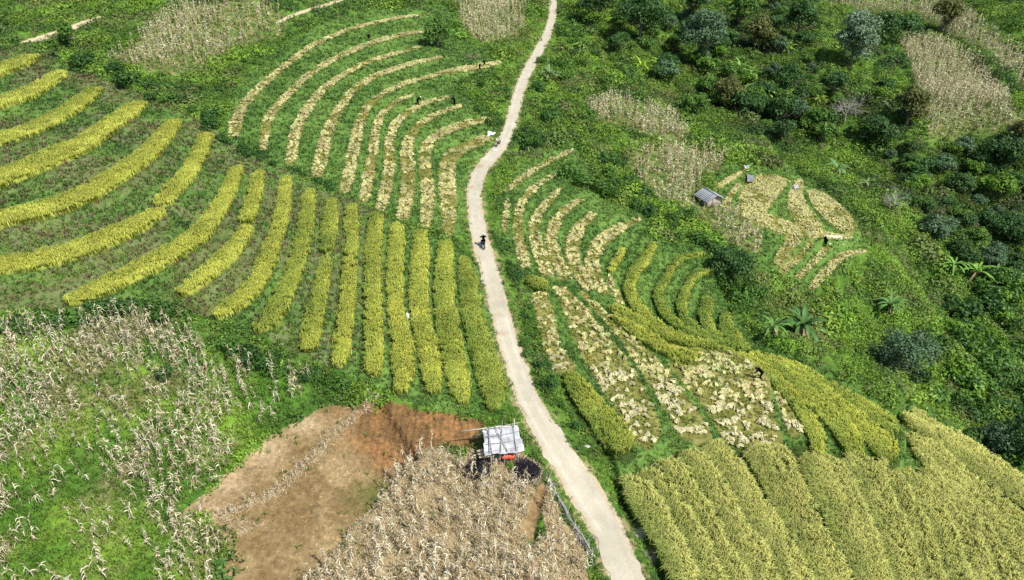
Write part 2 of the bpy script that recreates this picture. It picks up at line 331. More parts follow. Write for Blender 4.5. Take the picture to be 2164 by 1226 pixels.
NR, NC = 980, 1040
_ys = [9.0]
while len(_ys) < 4000 and _ys[-1] < 440: _ys.append(_ys[-1] + 0.20 + max(0, _ys[-1] - 24) * 0.0042)
_s = np.linspace(0, len(_ys) - 1, NR)
YR = np.interp(_s, np.arange(len(_ys)), _ys)
def halfw(y): return 0.84 * (0.848 * y + 24) + 16
UC = np.linspace(-1, 1, NC)
GX = UC[None, :] * halfw(YR)[:, None]
GY = np.repeat(YR[:, None], NC, 1)
B = base(GX, GY)
B = B + (fbm(GX, GY, 9, 3, 1) - .5) * 0.5
Z = B.copy()
best = np.full(GX.shape, 1e9); tid = np.full(GX.shape, -1)
ztar = np.zeros(GX.shape)
def apply_band(b, idx, margin=1.6, mode='tread'):
    C, hw, N = b['C'], b['hw'], b['N']
    mx = hw.max() + margin
    m = (GX > C[:, 0].min() - mx) & (GX < C[:, 0].max() + mx) & (GY > C[:, 1].min() - mx) & (GY < C[:, 1].max() + mx)
    if not m.any(): return
    x = GX[m]; y = GY[m]; bd = np.full(x.shape, 1e9); bt = np.zeros(x.shape); bh = np.zeros(x.shape)
    zc = base(C[:, 0], C[:, 1])
    for i in range(len(C) - 1):
        ax, ay = C[i]; dx, dy = C[i + 1] - C[i]; L2 = dx * dx + dy * dy + 1e-9
        t = np.clip(((x - ax) * dx + (y - ay) * dy) / L2, 0, 1)
        d = np.hypot(x - ax - t * dx, y - ay - t * dy)
        h = hw[i] + (hw[i + 1] - hw[i]) * t
        if mode == 'tread' and i == 0: h = np.where(t <= 0, .1, h)
        if mode == 'tread' and i == len(C) - 2: h = np.where(t >= 1, .1, h)
        k = (d - h) < bd
        bd[k] = (d - h)[k]; bt[k] = (zc[i] + (zc[i + 1] - zc[i]) * t)[k]
    bb = best[m]; k = bd < bb
    bb[k] = bd[k]; best[m] = bb
    q = ztar[m]; q[k] = bt[k]; ztar[m] = q
    q = tid[m]; q[k] = idx; tid[m] = q
allb = [b for *_, b in rice] + [b for *_, b in stub]
for i, b in enumerate(allb): apply_band(b, i)
w = 1 - sstep(0.03, 1.1, best)
Z = B * (1 - w) + ztar * w
bandd = best.copy(); best_r = bandd; bandid = np.where(best < 0.0, tid, -1)
# road bed
best = np.full(GX.shape, 1e9); ztar = np.zeros(GX.shape); tid = np.full(GX.shape, -1)
apply_band(road, 0, 3.0)
roadd = best.copy()
w = 1 - sstep(0.15, 1.6, roadd)
Z = Z * (1 - w) + ztar * w
bandid[roadd < 0.25] = -2
best = np.full(GX.shape, 1e9); ztar = np.zeros(GX.shape); tid = np.full(GX.shape, -1)
for _, b in tracks: apply_band(b, 1, 2.0)
trackd = best.copy()
w = 1 - sstep(0.1, 1.5, trackd); Z = Z * (1 - w) + ztar * w
# the ditch between road verge and lower terraces, and the furrow in the bare field
def carve(pts, width, dep):
    global Z
    q = unproj(*np.array(pts, float).T)
    q = resample(q, 0.5)
    d = np.full(GX.shape, 1e9)
    m = (GX > q[:, 0].min() - 3) & (GX < q[:, 0].max() + 3) & (GY > q[:, 1].min() - 3) & (GY < q[:, 1].max() + 3)
    x = GX[m]; y = GY[m]; bd = np.full(x.shape, 1e9)
    for a in q: bd = np.minimum(bd, np.hypot(x - a[0], y - a[1]))
    d[m] = bd
    Z = Z - dep * (1 - sstep(width * 0.3, width, d))
    return d
ditch = carve([(1262, 905), (1285, 960), (1300, 1005), (1318, 1070), (1345, 1115), (1370, 1152), (1392, 1195), (1402, 1240)], 0.6, 0.55)
furrow = carve([(798, 848), (815, 880), (838, 915), (862, 950), (872, 970)], 0.75, 0.55)

def W(p, off=0.0): return poly(p, off)
reg = np.zeros(GX.shape, int)      # 0 lush undergrowth, 1 short grass between terraces
for p in (ZL, ZU, ZR, ZN, ZS): reg[inside(GX, GY, W(p))] = 1
wob = (fbm(GX, GY, 1.6, 3, 5) - .5) * 1.2
wx, wy = GX + wob, GY + (fbm(GX, GY, 1.6, 3, 8) - .5) * 1.2
reg[inside(wx, wy, W(CORN1))] = 6
for k, p in ((8, CORN3), (8, CORN4), (8, CORN5), (8, CORN6), (8, CORN7), (8, CORN8)): reg[inside(wx, wy, W(p))] = k
reg[inside(GX + wob * .5, wy, W(SOIL))] = 5
reg[inside(GX + wob * .4, wy, W(CORN2))] = 7
reg[inside(GX + wob * .3, GY, W([(978, 950), (1095, 952), (1145, 985), (1142, 1025), (985, 1022)]))] = 7
reg[inside(GX + wob*.3, GY, W([(1140,1015),(1160,1020),(1148,1062),(1132,1100),(1125,1140),(1106,1120),(1118,1070),(1128,1040)]))] = 5
nrice = len(rice)
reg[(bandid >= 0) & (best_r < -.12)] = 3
reg[bandid >= nrice] = 4
reg[trackd < 0] = 9
reg[roadd < 0.1] = 2

def col_(r, g, b): return np.array([r, g, b])
def mix(a, b, t):
    t = np.asarray(t)[..., None]; return a * (1 - t) + b * t
f1 = fbm(GX, GY, 14, 3, 11); f2 = fbm(GX, GY, 3.2, 3, 12); f3 = fbm(GX, GY, 0.8, 3, 13); f4 = fbm(GX, GY, 5, 4, 21)
CT = mix(col_(.055, .12, .018), col_(.11, .20, .03), sstep(.3, .7, f2))
g1 = mix(col_(.075, .15, .03), col_(.12, .21, .045), sstep(.25, .75, f2))
# weedy, reddish and dry risers on the far left slope
leftw = sstep(-4, -22, GX) * sstep(.35, .6, f4 * .7 + f3 * .3)
inL = inside(GX, GY, W(ZL))
g1 = mix(g1, mix(col_(.14, .085, .05), col_(.17, .15, .09), sstep(.4, .6, f3)), leftw * inL * 0.5)
CT = np.where((reg == 1)[..., None], g1, CT)
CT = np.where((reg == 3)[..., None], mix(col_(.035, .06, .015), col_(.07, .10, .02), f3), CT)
CT = np.where((reg == 4)[..., None], mix(col_(.15, .155, .04), col_(.25, .24, .075), sstep(.3, .7, f3)), CT)
soil = mix(col_(.185, .125, .055), col_(.30, .22, .11), sstep(.3, .7, f2 * .6 + f3 * .4))
up = unproj([870, 1000, 900], [862, 890, 900])
orange = sstep(7, 2, np.hypot(GX - up[1, 0], GY - up[1, 1]) * .6) + sstep(4.5, 1.5, np.hypot(GX - up[0, 0], GY - up[0, 1]) * .6)
soil = mix(soil, mix(col_(.26, .14, .056), col_(.16, .095, .04), sstep(.35, .65, f3)), np.clip(orange, 0, 1))
gp = unproj([800, 760, 640, 690], [1040, 1060, 1110, 1080])
gm = sstep(3.4, 1.0, np.hypot((GX - gp[0, 0]) * .8, GY - gp[0, 1]) + f3 * 2)
soil = mix(soil, col_(.10, .12, .03), gm * .8)
soil = mix(soil, col_(.12, .07, .03), sstep(.65, .2, furrow) * .45)
pale = unproj([640, 560, 480, 430], [890, 950, 1010, 1085])
for q in pale: soil = mix(soil, col_(.40, .30, .18), sstep(2.6, .6, np.hypot(GX - q[0], GY - q[1]) + f3) * .8)
CT = np.where((reg == 5)[..., None], soil, CT)
CT = np.where((reg == 6)[..., None], mix(mix(col_(.07, .16, .02), col_(.15, .26, .03), sstep(.3, .72, f2)), col_(.20, .17, .08), sstep(.48, .7, f4) * .8), CT)
CT = np.where((reg == 7)[..., None], mix(col_(.17, .125, .05), col_(.32, .24, .12), sstep(.3, .7, f3)), CT)
CT = np.where((reg == 8)[..., None], mix(col_(.09, .16, .03), col_(.19, .20, .07), sstep(.35, .65, f3)), CT)
CT = np.where(((reg == 9) | (reg == 2))[..., None], mix(col_(.42, .35, .23), col_(.56, .48, .34), f3), CT)
sh = sstep(.7, 0, np.abs(roadd - .2)) * sstep(.45, .62, f3) * (reg != 2)
CT = mix(CT, col_(.36, .28, .15), sh * .8)
# grey stony scree on the verge, bare dug earth at two banks
sc_ = unproj([1352, 1370, 1230, 1000, 1130], [1115, 1160, 975, 118, 312])
for q, r_, c_ in ((sc_[0], .8, (.34, .32, .27)), (sc_[1], .8, (.30, .28, .24)), (sc_[3], 3.0, (.17, .12, .08)), (sc_[4], 1.4, (.14, .09, .05))):
    CT = mix(CT, col_(*c_), sstep(r_ * 1.2, r_ * .4, np.hypot(GX - q[0], GY - q[1]) + f3 * r_ * .5) * (reg != 2))
zone_free = (reg == 0) & (bandd > .5) & (trackd > 1.0) & (roadd > .8)
zf = zone_free.astype(float)
for _ in range(6):
    zf[1:-1, 1:-1] = (zf[:-2, 1:-1] + zf[2:, 1:-1] + zf[1:-1, :-2] + zf[1:-1, 2:] + zf[1:-1, 1:-1] * 2) / 6
lump = (fbm(GX, GY, 6.5, 4, 91) - .5)
Z = Z + zf * (lump * np.where(GX > 12, 3.6, 2.6) + (fbm(GX, GY, 22, 3, 93) - .5) * np.where(GX > 12, 7.0, 1.0) * sstep(12, 30, GX))
hp_ = unproj([1009, 1112], [992, 994])
for q, r__ in zip(hp_, (1.05, 1.2)):
    CT = mix(CT, col_(.035, .03, .027), sstep(r__ * 1.35, r__ * .8, np.hypot(GX - q[0], GY - q[1]) + (f3 - .5) * .9) * .92)
Z = Z + (f3 - .5) * np.where((reg == 2) | (reg == 9), .0, np.where(reg == 5, .16, .10)) + (fbm(GX, GY, .3, 2, 19) - .5) * np.where(reg == 5, .10, 0)

m5 = (reg == 5).astype(float)
for _ in range(4): m5[1:-1, 1:-1] = (m5[:-2, 1:-1] + m5[2:, 1:-1] + m5[1:-1, :-2] + m5[1:-1, 2:] + m5[1:-1, 1:-1] * 2) / 6
Z = Z - .34 * m5 + m5 * np.clip(orange, 0, 1) * .045 * np.sin(GX * 2 * np.pi / .52 + GY * .8 + fbm(GX, GY, 3, 2, 18) * 5) + m5 * (1 - np.clip(orange, 0, 1)) * .03 * np.sin((GX * .75 + GY * .66) * 2 * np.pi / .6 + fbm(GX, GY, 2, 2, 17) * 9)

# bilinear height / nearest region lookup
def gidx(x, y):
    jy = np.interp(y, YR, np.arange(NR))
    ux = (np.asarray(x) / halfw(np.asarray(y)) + 1) / 2 * (NC - 1)
    return np.clip(ux, 0, NC - 1.001), np.clip(jy, 0, NR - 1.001)
def gz(x, y):
    u, v = gidx(x, y); i = u.astype(int); j = v.astype(int); u = u - i; v = v - j
    return (Z[j, i] * (1 - u) + Z[j, i + 1] * u) * (1 - v) + (Z[j + 1, i] * (1 - u) + Z[j + 1, i + 1] * u) * v
def look(A_, x, y):
    u, v = gidx(x, y); return A_[(v + .5).astype(int), (u + .5).astype(int)]
def at(px, py, off=0.0):
    q = unproj(px, py, off, gz)[0]
    return float(q[0]), float(q[1]), float(gz(q[:1], q[1:2])[0])
def project(x, y, z):
    d = depth_of(x, y, z)
    return CX + FPX * x / d, CY - FPX * ((z - H) * CP + y * SP) / d, d

# ------------------------------------------------------------------ materials
def new_mat(name, rough=.9, spec=.15, transl=0.0, colr=None, attr=True, noise=None, bump=None, objrand=0.0, metal=0.0):
    m = bpy.data.materials.new(name); m.use_nodes = True
    nt = m.node_tree; nd = nt.nodes; lk = nt.links
    p = nd['Principled BSDF']
    p.inputs['Roughness'].default_value = rough
    p.inputs['Specular IOR Level'].default_value = spec
    p.inputs['Metallic'].default_value = metal
    src = None
    if attr:
        a = nd.new('ShaderNodeAttribute'); a.attribute_name = 'Col'; src = a.outputs['Color']
    elif colr is not None:
        rgb = nd.new('ShaderNodeRGB'); rgb.outputs[0].default_value = (*colr, 1); src = rgb.outputs[0]
    if noise:
        scale, amt = noise
        t = nd.new('ShaderNodeNewGeometry')
        nz = nd.new('ShaderNodeTexNoise'); nz.inputs['Scale'].default_value = scale; nz.inputs['Detail'].default_value = 6
        lk.new(t.outputs['Position'], nz.inputs['Vector'])
        mr = nd.new('ShaderNodeMapRange'); mr.inputs['From Min'].default_value = .3; mr.inputs['From Max'].default_value = .7
        mr.inputs['To Min'].default_value = 1 - amt; mr.inputs['To Max'].default_value = 1 + amt
        lk.new(nz.outputs['Fac'], mr.inputs['Value'])
        vm = nd.new('ShaderNodeVectorMath'); vm.operation = 'SCALE'
        lk.new(src, vm.inputs[0]); lk.new(mr.outputs[0], vm.inputs['Scale']); src = vm.outputs[0]
        if bump:
            bp = nd.new('ShaderNodeBump'); bp.inputs['Strength'].default_value = bump; bp.inputs['Distance'].default_value = .08
            lk.new(nz.outputs['Fac'], bp.inputs['Height']); lk.new(bp.outputs[0], p.inputs['Normal'])
    if objrand:
        oi = nd.new('ShaderNodeObjectInfo')
        mr = nd.new('ShaderNodeMapRange'); mr.inputs['To Min'].default_value = 1 - objrand; mr.inputs['To Max'].default_value = 1 + objrand
        lk.new(oi.outputs['Random'], mr.inputs['Value'])
        vm = nd.new('ShaderNodeVectorMath'); vm.operation = 'SCALE'
        lk.new(src, vm.inputs[0]); lk.new(mr.outputs[0], vm.inputs['Scale']); src = vm.outputs[0]
    lk.new(src, p.inputs['Base Color'])
    if transl:
        tr = nd.new('ShaderNodeBsdfTranslucent'); lk.new(src, tr.inputs['Color'])
        mx = nd.new('ShaderNodeMixShader'); mx.inputs[0].default_value = transl
        lk.new(p.outputs[0], mx.inputs[1]); lk.new(tr.outputs[0], mx.inputs[2])
        lk.new(mx.outputs[0], nd['Material Output'].inputs['Surface'])
    return m
M_ground = new_mat('earth', .95, .1, noise=(3.0, .28), bump=.7)
M_leaf = new_mat('leaves', .55, .3, .25)
M_rice = new_mat('rice', .6, .25, .25)
M_straw = new_mat('dry_straw', .8, .15, .15)
M_bark = new_mat('bark', .9, .1)
M_leafi = new_mat('leaves_varied', .55, .3, .25, objrand=.22)
M_dry = new_mat('dry_leaves', .8, .15, .15, objrand=.15)

# ------------------------------------------------------------------ mesh helpers
def tag(o, label=None, cat=None, group=None, kind=None):
    if label: o['label'] = label
    if cat: o['category'] = cat
    if group: o['group'] = group
    if kind: o['kind'] = kind
    return o
def mesh_from(name, V, Q=None, T=None, colr=None, smooth=False):
    me = bpy.data.meshes.new(name)
    V = np.asarray(V, np.float32)
    Q = np.zeros((0, 4), np.int32) if Q is None else np.asarray(Q, np.int32).reshape(-1, 4)
    T = np.zeros((0, 3), np.int32) if T is None else np.asarray(T, np.int32).reshape(-1, 3)
    me.vertices.add(len(V)); me.vertices.foreach_set('co', V.ravel())
    lv = np.concatenate([Q.ravel(), T.ravel()]).astype(np.int32)
    me.loops.add(len(lv)); me.loops.foreach_set('vertex_index', lv)
    nf = len(Q) + len(T)
    me.polygons.add(nf)
    st = np.concatenate([np.arange(len(Q)) * 4, len(Q) * 4 + np.arange(len(T)) * 3]).astype(np.int32)
    me.polygons.foreach_set('loop_start', st)
    if smooth: me.polygons.foreach_set('use_smooth', np.ones(nf, bool))
    me.update(calc_edges=True)
    if colr is not None:
        a = me.color_attributes.new('Col', 'FLOAT_COLOR', 'POINT')
        c = np.ones((len(V), 4), np.float32); c[:, :3] = np.clip(colr, 0, 1)
        a.data.foreach_set('color', c.ravel())
    return me
def add(name, me, mat, parent=None, loc=None):
    o = bpy.data.objects.new(name, me); col.objects.link(o)
    if mat and not me.materials: me.materials.append(mat)
    if parent: o.parent = parent
    if loc is not None: o.location = loc
    return o
class Geo:
    def __init__(s): s.V = []; s.Q = []; s.T = []; s.C = []; s.n = 0
    def put(s, V, Q=None, T=None, C=(.5, .5, .5)):
        V = np.asarray(V, float); C = np.broadcast_to(np.asarray(C, float), (len(V), 3))
        s.V.append(V); s.C.append(C)
        if Q is not None and len(Q): s.Q.append(np.asarray(Q).reshape(-1, 4) + s.n)
        if T is not None and len(T): s.T.append(np.asarray(T).reshape(-1, 3) + s.n)
        s.n += len(V)
    def arr(s):
        return (np.concatenate(s.V), np.concatenate(s.Q) if s.Q else np.zeros((0, 4), int), np.concatenate(s.T) if s.T else np.zeros((0, 3), int), np.concatenate(s.C))
    def mesh(s, name, smooth=False):
        V, Q, T, C = s.arr(); return mesh_from(name, V, Q, T, C, smooth)
def blades(geo, P, h, lean, width, cb, ct, az=None, droop=.55, r=rng):
    """curved blades: quad + tip triangle each; P (n,3)"""
    n = len(P)
    if n == 0: return
    az = r.random(n) * 2 * np.pi if az is None else az
    h = np.broadcast_to(h, (n,)); lean = np.broadcast_to(lean, (n,)); width = np.broadcast_to(width, (n,))
    d = np.stack([np.cos(az), np.sin(az), np.zeros(n)], -1)
    fa = az + r.normal(0, .45, n) + np.pi / 2
    s = np.stack([np.cos(fa), np.sin(fa), np.zeros(n)], -1) * width[:, None] / 2
    up = np.array([0, 0, 1.0])
    p1 = P + up * (h * .86)[:, None] + d * (lean * .22)[:, None]
    p2 = P + up * (h * (1.02 - droop * .35))[:, None] + d * lean[:, None]
    V = np.stack([P - s * .7, P + s * .7, p1 + s, p1 - s, p2], 1).reshape(-1, 3)
    i = np.arange(n)[:, None] * 5
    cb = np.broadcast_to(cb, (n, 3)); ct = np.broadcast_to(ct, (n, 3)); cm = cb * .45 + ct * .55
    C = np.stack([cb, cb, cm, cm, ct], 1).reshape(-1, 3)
    geo.put(V, i + np.array([[0, 1, 2, 3]]), i + np.array([[3, 2, 4]]), C)
def leaves(geo, P, nrm, L, Wd, colr, r=rng):
    """diamond leaves, centred at P, lying roughly across nrm"""
    n = len(P)
    if n == 0: return
    nrm = nrm / (np.linalg.norm(nrm, axis=1)[:, None] + 1e-9)
    a = r.normal(size=(n, 3)); a -= nrm * (a * nrm).sum(1)[:, None]; a /= np.linalg.norm(a, axis=1)[:, None] + 1e-9
    b = np.cross(nrm, a)
    L = np.broadcast_to(L, (n,))[:, None]; Wd = np.broadcast_to(Wd, (n,))[:, None]
    V = np.stack([P - a * L / 2, P + b * Wd / 2 + nrm * Wd * .18, P + a * L / 2 - nrm * L * .12, P - b * Wd / 2 + nrm * Wd * .18], 1).reshape(-1, 3)
    i = np.arange(n)[:, None] * 4
    C = np.repeat(np.broadcast_to(colr, (n, 3)), 4, 0)
    geo.put(V, i + np.array([[0, 1, 2, 3]]), None, C)
def tube(geo, pts, rad, sides=6, c=(.3, .25, .18), cap=True):
    pts = np.asarray(pts, float); rad = np.broadcast_to(rad, (len(pts),))
    T = np.gradient(pts, axis=0); T /= np.linalg.norm(T, axis=1)[:, None] + 1e-9
    ref = np.array([0, 0, 1.0]) if abs(T[0, 2]) < .9 else np.array([1.0, 0, 0])
    V = []
    for p, t, r_ in zip(pts, T, rad):
        a = np.cross(t, ref); a /= np.linalg.norm(a) + 1e-9; b = np.cross(t, a)
        th = np.arange(sides) * 2 * np.pi / sides
        V.append(p + r_ * (np.cos(th)[:, None] * a + np.sin(th)[:, None] * b))
    m = len(pts); V = np.concatenate(V)
    Q = [[k * sides + j, k * sides + (j + 1) % sides, (k + 1) * sides + (j + 1) % sides, (k + 1) * sides + j] for k in range(m - 1) for j in range(sides)]
    T_ = []
    if cap:
        V = np.vstack([V, pts[:1], pts[-1:]]); c0 = m * sides
        T_ = [[c0, (j + 1) % sides, j] for j in range(sides)] + [[c0 + 1, (m - 1) * sides + j, (m - 1) * sides + (j + 1) % sides] for j in range(sides)]
    geo.put(V, Q, T_, c)
def box(geo, c, s, rz=0.0, colr=(.5, .5, .5), M=None):
    c = np.asarray(c, float); s = np.asarray(s, float) / 2
    V = np.array([[x, y, z] for z in (-1, 1) for y in (-1, 1) for x in (-1, 1)], float) * s
    if M is not None: V = V @ np.asarray(M, float).T
    cr, sr = math.cos(rz), math.sin(rz)
    V = V @ np.array([[cr, sr, 0], [-sr, cr, 0], [0, 0, 1]]) + c
    geo.put(V, [[0, 2, 3, 1], [4, 5, 7, 6], [0, 1, 5, 4], [2, 6, 7, 3], [0, 4, 6, 2], [1, 3, 7, 5]], None, colr)
def stamp(geo, tmpl, P, rot, scale, tint=None):
    """copies template arrays (V,Q,T,C) to positions P with z rotation, scale and colour factor"""
    V, Q, T, C = tmpl; n = len(P); k = len(V)
    if n == 0: return
    cr = np.cos(rot)[:, None]; sr = np.sin(rot)[:, None]
    s = np.broadcast_to(scale, (n,))[:, None]
    X = (V[None, :, 0] * cr - V[None, :, 1] * sr) * s + P[:, 0:1]
    Y = (V[None, :, 0] * sr + V[None, :, 1] * cr) * s + P[:, 1:2]
    Zz = V[None, :, 2] * s + P[:, 2:3]
    VV = np.stack([X, Y, Zz], -1).reshape(-1, 3)
    off = (np.arange(n) * k)[:, None, None]
    QQ = (Q[None] + off).reshape(-1, 4) if len(Q) else None
    TT = (T[None] + off).reshape(-1, 3) if len(T) else None
    CC = np.repeat(C[None], n, 0)
    if tint is not None: CC = CC * tint[:, None, :]
    geo.put(VV, QQ, TT, CC.reshape(-1, 3))
def jit(n, s=.12, r=rng): return 1 + r.normal(0, s, (n, 1)) * np.ones((1, 3)) + r.normal(0, s * .4, (n, 3))

# ------------------------------------------------------------------ ground, bare field, road
idx = np.arange(NR * NC).reshape(NR, NC)
quads = np.stack([idx[:-1, :-1], idx[:-1, 1:], idx[1:, 1:], idx[1:, :-1]], -1).reshape(-1, 4)
GV = np.stack([GX, GY, Z], -1).reshape(-1, 3); GC = CT.reshape(-1, 3)
rq = reg[:-1, :-1].ravel()
def sub(name, mask):
    q = quads[mask]; u, inv = np.unique(q, return_inverse=True)
    return add(name, mesh_from(name, GV[u], inv.reshape(-1, 4), None, GC[u], True), M_ground)
tag(sub('ground', rq != 5), 'grassy terraced hillside ground', 'ground', kind='structure')
tag(sub('bare_field', rq == 5), 'freshly dug brown and orange bare field beside the hut', 'field', kind='structure')
def ribbon(name, b, lift, over, colf, mat):
    C, hw, N = b['C'], b['hw'], b['N']
    L = np.concatenate([[0], np.cumsum(np.hypot(*np.diff(C, axis=0).T))]); m = int(L[-1] / .3)
    s = np.linspace(0, L[-1], m); C = np.stack([np.interp(s, L, C[:, k]) for k in (0, 1)], -1); N = np.stack([np.interp(s, L, N[:, k]) for k in (0, 1)], -1); hw = np.interp(s, L, hw)
    t = np.linspace(-1, 1, 13)
    X = C[:, None, :] + N[:, None, :] * (t[None, :, None] * (hw[:, None, None] + over))
    edge = (fbm(X[..., 0], X[..., 1], .9, 3, 31) - .5) * .9
    X = X + N[:, None, :] * (edge * np.abs(t) ** 4 * np.sign(t))[..., None]
    z = gz(X[..., 0], X[..., 1]) + lift * (1 - 0.0 * np.abs(t))
    ii = np.arange(m * 13).reshape(m, 13)
    Q = np.stack([ii[:-1, :-1], ii[1:, :-1], ii[1:, 1:], ii[:-1, 1:]], -1).reshape(-1, 4)
    V = np.concatenate([X, z[..., None]], -1)
    return add(name, mesh_from(name, V.reshape(-1, 3), Q, None, colf(V, t).reshape(-1, 3), True), mat)
M_road = new_mat('road_concrete', .92, .15, noise=(6.0, .07), bump=.25)
dm = unproj([1015, 995, 1008, 1052, 1060], [352, 395, 345, 665, 700])
def roadcol(V, t):
    a = mix(col_(.43, .385, .285), col_(.54, .495, .38), fbm(V[..., 0], V[..., 1], 3, 4, 41))
    rut = np.exp(-((np.abs(t) - .5) / .16) ** 2)[None, :] * sstep(.4, .6, fbm(V[..., 0], V[..., 1], 5, 2, 44))
    a = mix(a, col_(.60, .55, .45), rut * .6)
    a = mix(a, col_(.36, .32, .24), np.exp(-((t + .55) / .10) ** 2)[None, :] * sstep(.35, .6, fbm(V[..., 0], V[..., 1], 7, 2, 48)) * .45)
    a = a * (.86 + .28 * fbm(V[..., 0], V[..., 1], .7, 3, 49))[..., None]
    a = mix(a, col_(.50, .37, .22), sstep(.62, 1.0, np.abs(t))[None, :] * sstep(.35, .6, fbm(V[..., 0], V[..., 1], 2.0, 3, 43)) * .75)
    for k, r_ in ((0, 1.3), (1, 1.1), (2, 1.0), (3, 1.6), (4, 1.2)):
        a = mix(a, col_(.42, .26, .16), sstep(r_, r_ * .3, np.hypot(V[..., 0] - dm[k, 0], (V[..., 1] - dm[k, 1]) * .8) + fbm(V[..., 0], V[..., 1], .8, 3, 47) * r_ * .8) * .8)
    return a
tag(ribbon('road', road, .035, .05, roadcol, M_road), 'narrow pale concrete lane winding down the hillside', 'road', kind='structure')
for lab, b in tracks:
    tag(ribbon('dirt_track', b, .03, .0, lambda V, t: mix(col_(.50, .41, .24), col_(.62, .53, .34), fbm(V[..., 0], V[..., 1], 2, 3, 45)), M_road), lab, 'track', kind='structure')

# ------------------------------------------------------------------ rice and stubble
def sample_band(b, dens, r):
    C, hw, N = b['C'], b['hw'], b['N']
    L = np.concatenate([[0], np.cumsum(np.hypot(*np.diff(C, axis=0).T))])
    area = np.trapz(2 * hw, L); k = int(area * dens)
    s = np.linspace(0, L[-1], 400); h = np.interp(s, L, hw); cdf = np.cumsum(h); cdf /= cdf[-1]
    ss = np.interp(r.random(k), cdf, s); t = r.uniform(-1, 1, k)
    # rounded ends
    cx = np.interp(ss, L, C[:, 0]); cy = np.interp(ss, L, C[:, 1]); nx = np.interp(ss, L, N[:, 0]); ny = np.interp(ss, L, N[:, 1]); hh = np.interp(ss, L, hw)
    e = np.minimum(ss, L[-1] - ss); lim = np.sqrt(np.clip(1 - np.clip(1 - e / (hh * .6 + .01), 0, 1) ** 2, 0, 1))
    t = t * lim
    x = cx + nx * t * hh; y = cy + ny * t * hh
    return x, y, t, area, ss
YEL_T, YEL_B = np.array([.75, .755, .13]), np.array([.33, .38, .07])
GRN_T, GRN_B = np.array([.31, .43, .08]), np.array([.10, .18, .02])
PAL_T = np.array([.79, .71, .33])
def make_rice(lab, g, hue, b, seed):
    r = np.random.default_rng(seed)
    cx, cy = b['C'].mean(0); dep = float(depth_of(cx, cy, base(cx, cy)))
    far = max(1.0, dep / 45)
    dens = 30 / far ** 1.25
    near = g == NG
    C_, N_ = b['C'], b['N']
    mid = len(C_) // 2
    gl = base(*(C_[mid] + N_[mid])) - base(*(C_[mid] - N_[mid]))
    b['side'] = -1.0 if gl > 0 else 1.0
    x, y, t, area, ss = sample_band(b, dens, r)
    if near or g == RG:
        kk = (t * b['side']) > (-.40 if near else -.62); x, y, t = x[kk], y[kk], t[kk]
    # thin or lodged spots
    f = fbm(x, y, 1.8, 3, 60); keep = (f > .14) | (r.random(len(x)) < .5); x, y, t, f = x[keep], y[keep], t[keep], f[keep]
    z = gz(x, y); P = np.stack([x, y, z], -1); n = len(P)
    hf = fbm(x, y, 5, 2, 61)
    h0 = (.78 + .22 * (hf - .5) * 2) * (1.08 if near else 1.0)
    # the downhill rim ripens first and stands clear of the bank; the uphill side of each tread is shorter and greener; sunlit rims and dark inner sides are also painted in
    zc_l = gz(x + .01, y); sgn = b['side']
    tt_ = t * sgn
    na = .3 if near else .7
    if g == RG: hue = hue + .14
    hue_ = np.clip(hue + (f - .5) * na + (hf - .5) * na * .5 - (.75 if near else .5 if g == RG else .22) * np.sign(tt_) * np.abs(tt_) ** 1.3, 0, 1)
    ripe = (1 + (.46 if near else .16 if g == RG else .05) * np.sign(tt_) * np.abs(tt_) ** 1.5)[:, None]  # brightness across the tread: sunlit rim and shaded inner side painted into the blades
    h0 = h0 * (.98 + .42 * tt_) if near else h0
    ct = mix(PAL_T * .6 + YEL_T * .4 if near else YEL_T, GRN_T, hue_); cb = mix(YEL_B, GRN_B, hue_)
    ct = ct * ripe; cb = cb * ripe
    G = Geo(); nb = 10
    wd = .036 * far ** .75
    nd_ = (N_[mid] * b['side']); ddn = math.atan2(nd_[1], nd_[0])
    w0 = fbm(x, y, 2.5, 2, 62) * 2 * np.pi * 1.5
    for k in range(nb):
        j = r.normal(0, .07 * far ** .5, (n, 3)); j[:, 2] = 0
        az = w0 + r.normal(0, 1.3, n)
        if near: az = np.where(tt_ > .55, ddn + r.normal(0, .8, n), az)
        lean = np.abs(r.normal(.26, .14, n)) * (1.1 if near else (.62 if g == RG else .85))
        q = jit(n, .10, r)
        head = r.random((n, 1)) < .55
        tip = np.where(head, ct * (1.0 if near else 1.12), ct * .72 + cb * .2)
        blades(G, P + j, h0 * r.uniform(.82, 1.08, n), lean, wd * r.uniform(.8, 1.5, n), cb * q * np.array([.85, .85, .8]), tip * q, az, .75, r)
    # the closed canopy under the ears
    C2, N2, hw2 = b['C'], b['N'], b['hw']
    L2 = np.concatenate([[0], np.cumsum(np.hypot(*np.diff(C2, axis=0).T))]); m2 = max(6, int(L2[-1] / (.28 * far ** .5))); s2 = np.linspace(0, L2[-1], m2)
    Ci = np.stack([np.interp(s2, L2, C2[:, k]) for k in (0, 1)], -1); Ni = np.stack([np.interp(s2, L2, N2[:, k]) for k in (0, 1)], -1); hi_ = np.interp(s2, L2, hw2)
    e2 = np.minimum(s2, L2[-1] - s2); lim2 = np.sqrt(np.clip(1 - np.clip(1 - (e2 + .02) / (hi_ * .6 + .01), 0, 1) ** 2, .02, 1))
    t2 = np.array([-1, -.96, -.86, -.7, -.45, -.2, 0, .2, .45, .7, .86, .96, 1.]); prof = np.array([0, .55, .9, 1, 1, 1, 1, 1, 1, 1, .9, .55, 0.])
    sd2 = b['side']; tq = t2 * sd2
    if g == RG: t2 = np.where(tq < -.6, -.6 - (-.6 - tq) * .1, tq) * sd2
    if near: tq2 = np.where(tq < -.40, -.40 - (-.40 - tq) * .1, tq); t2 = tq2 * sd2
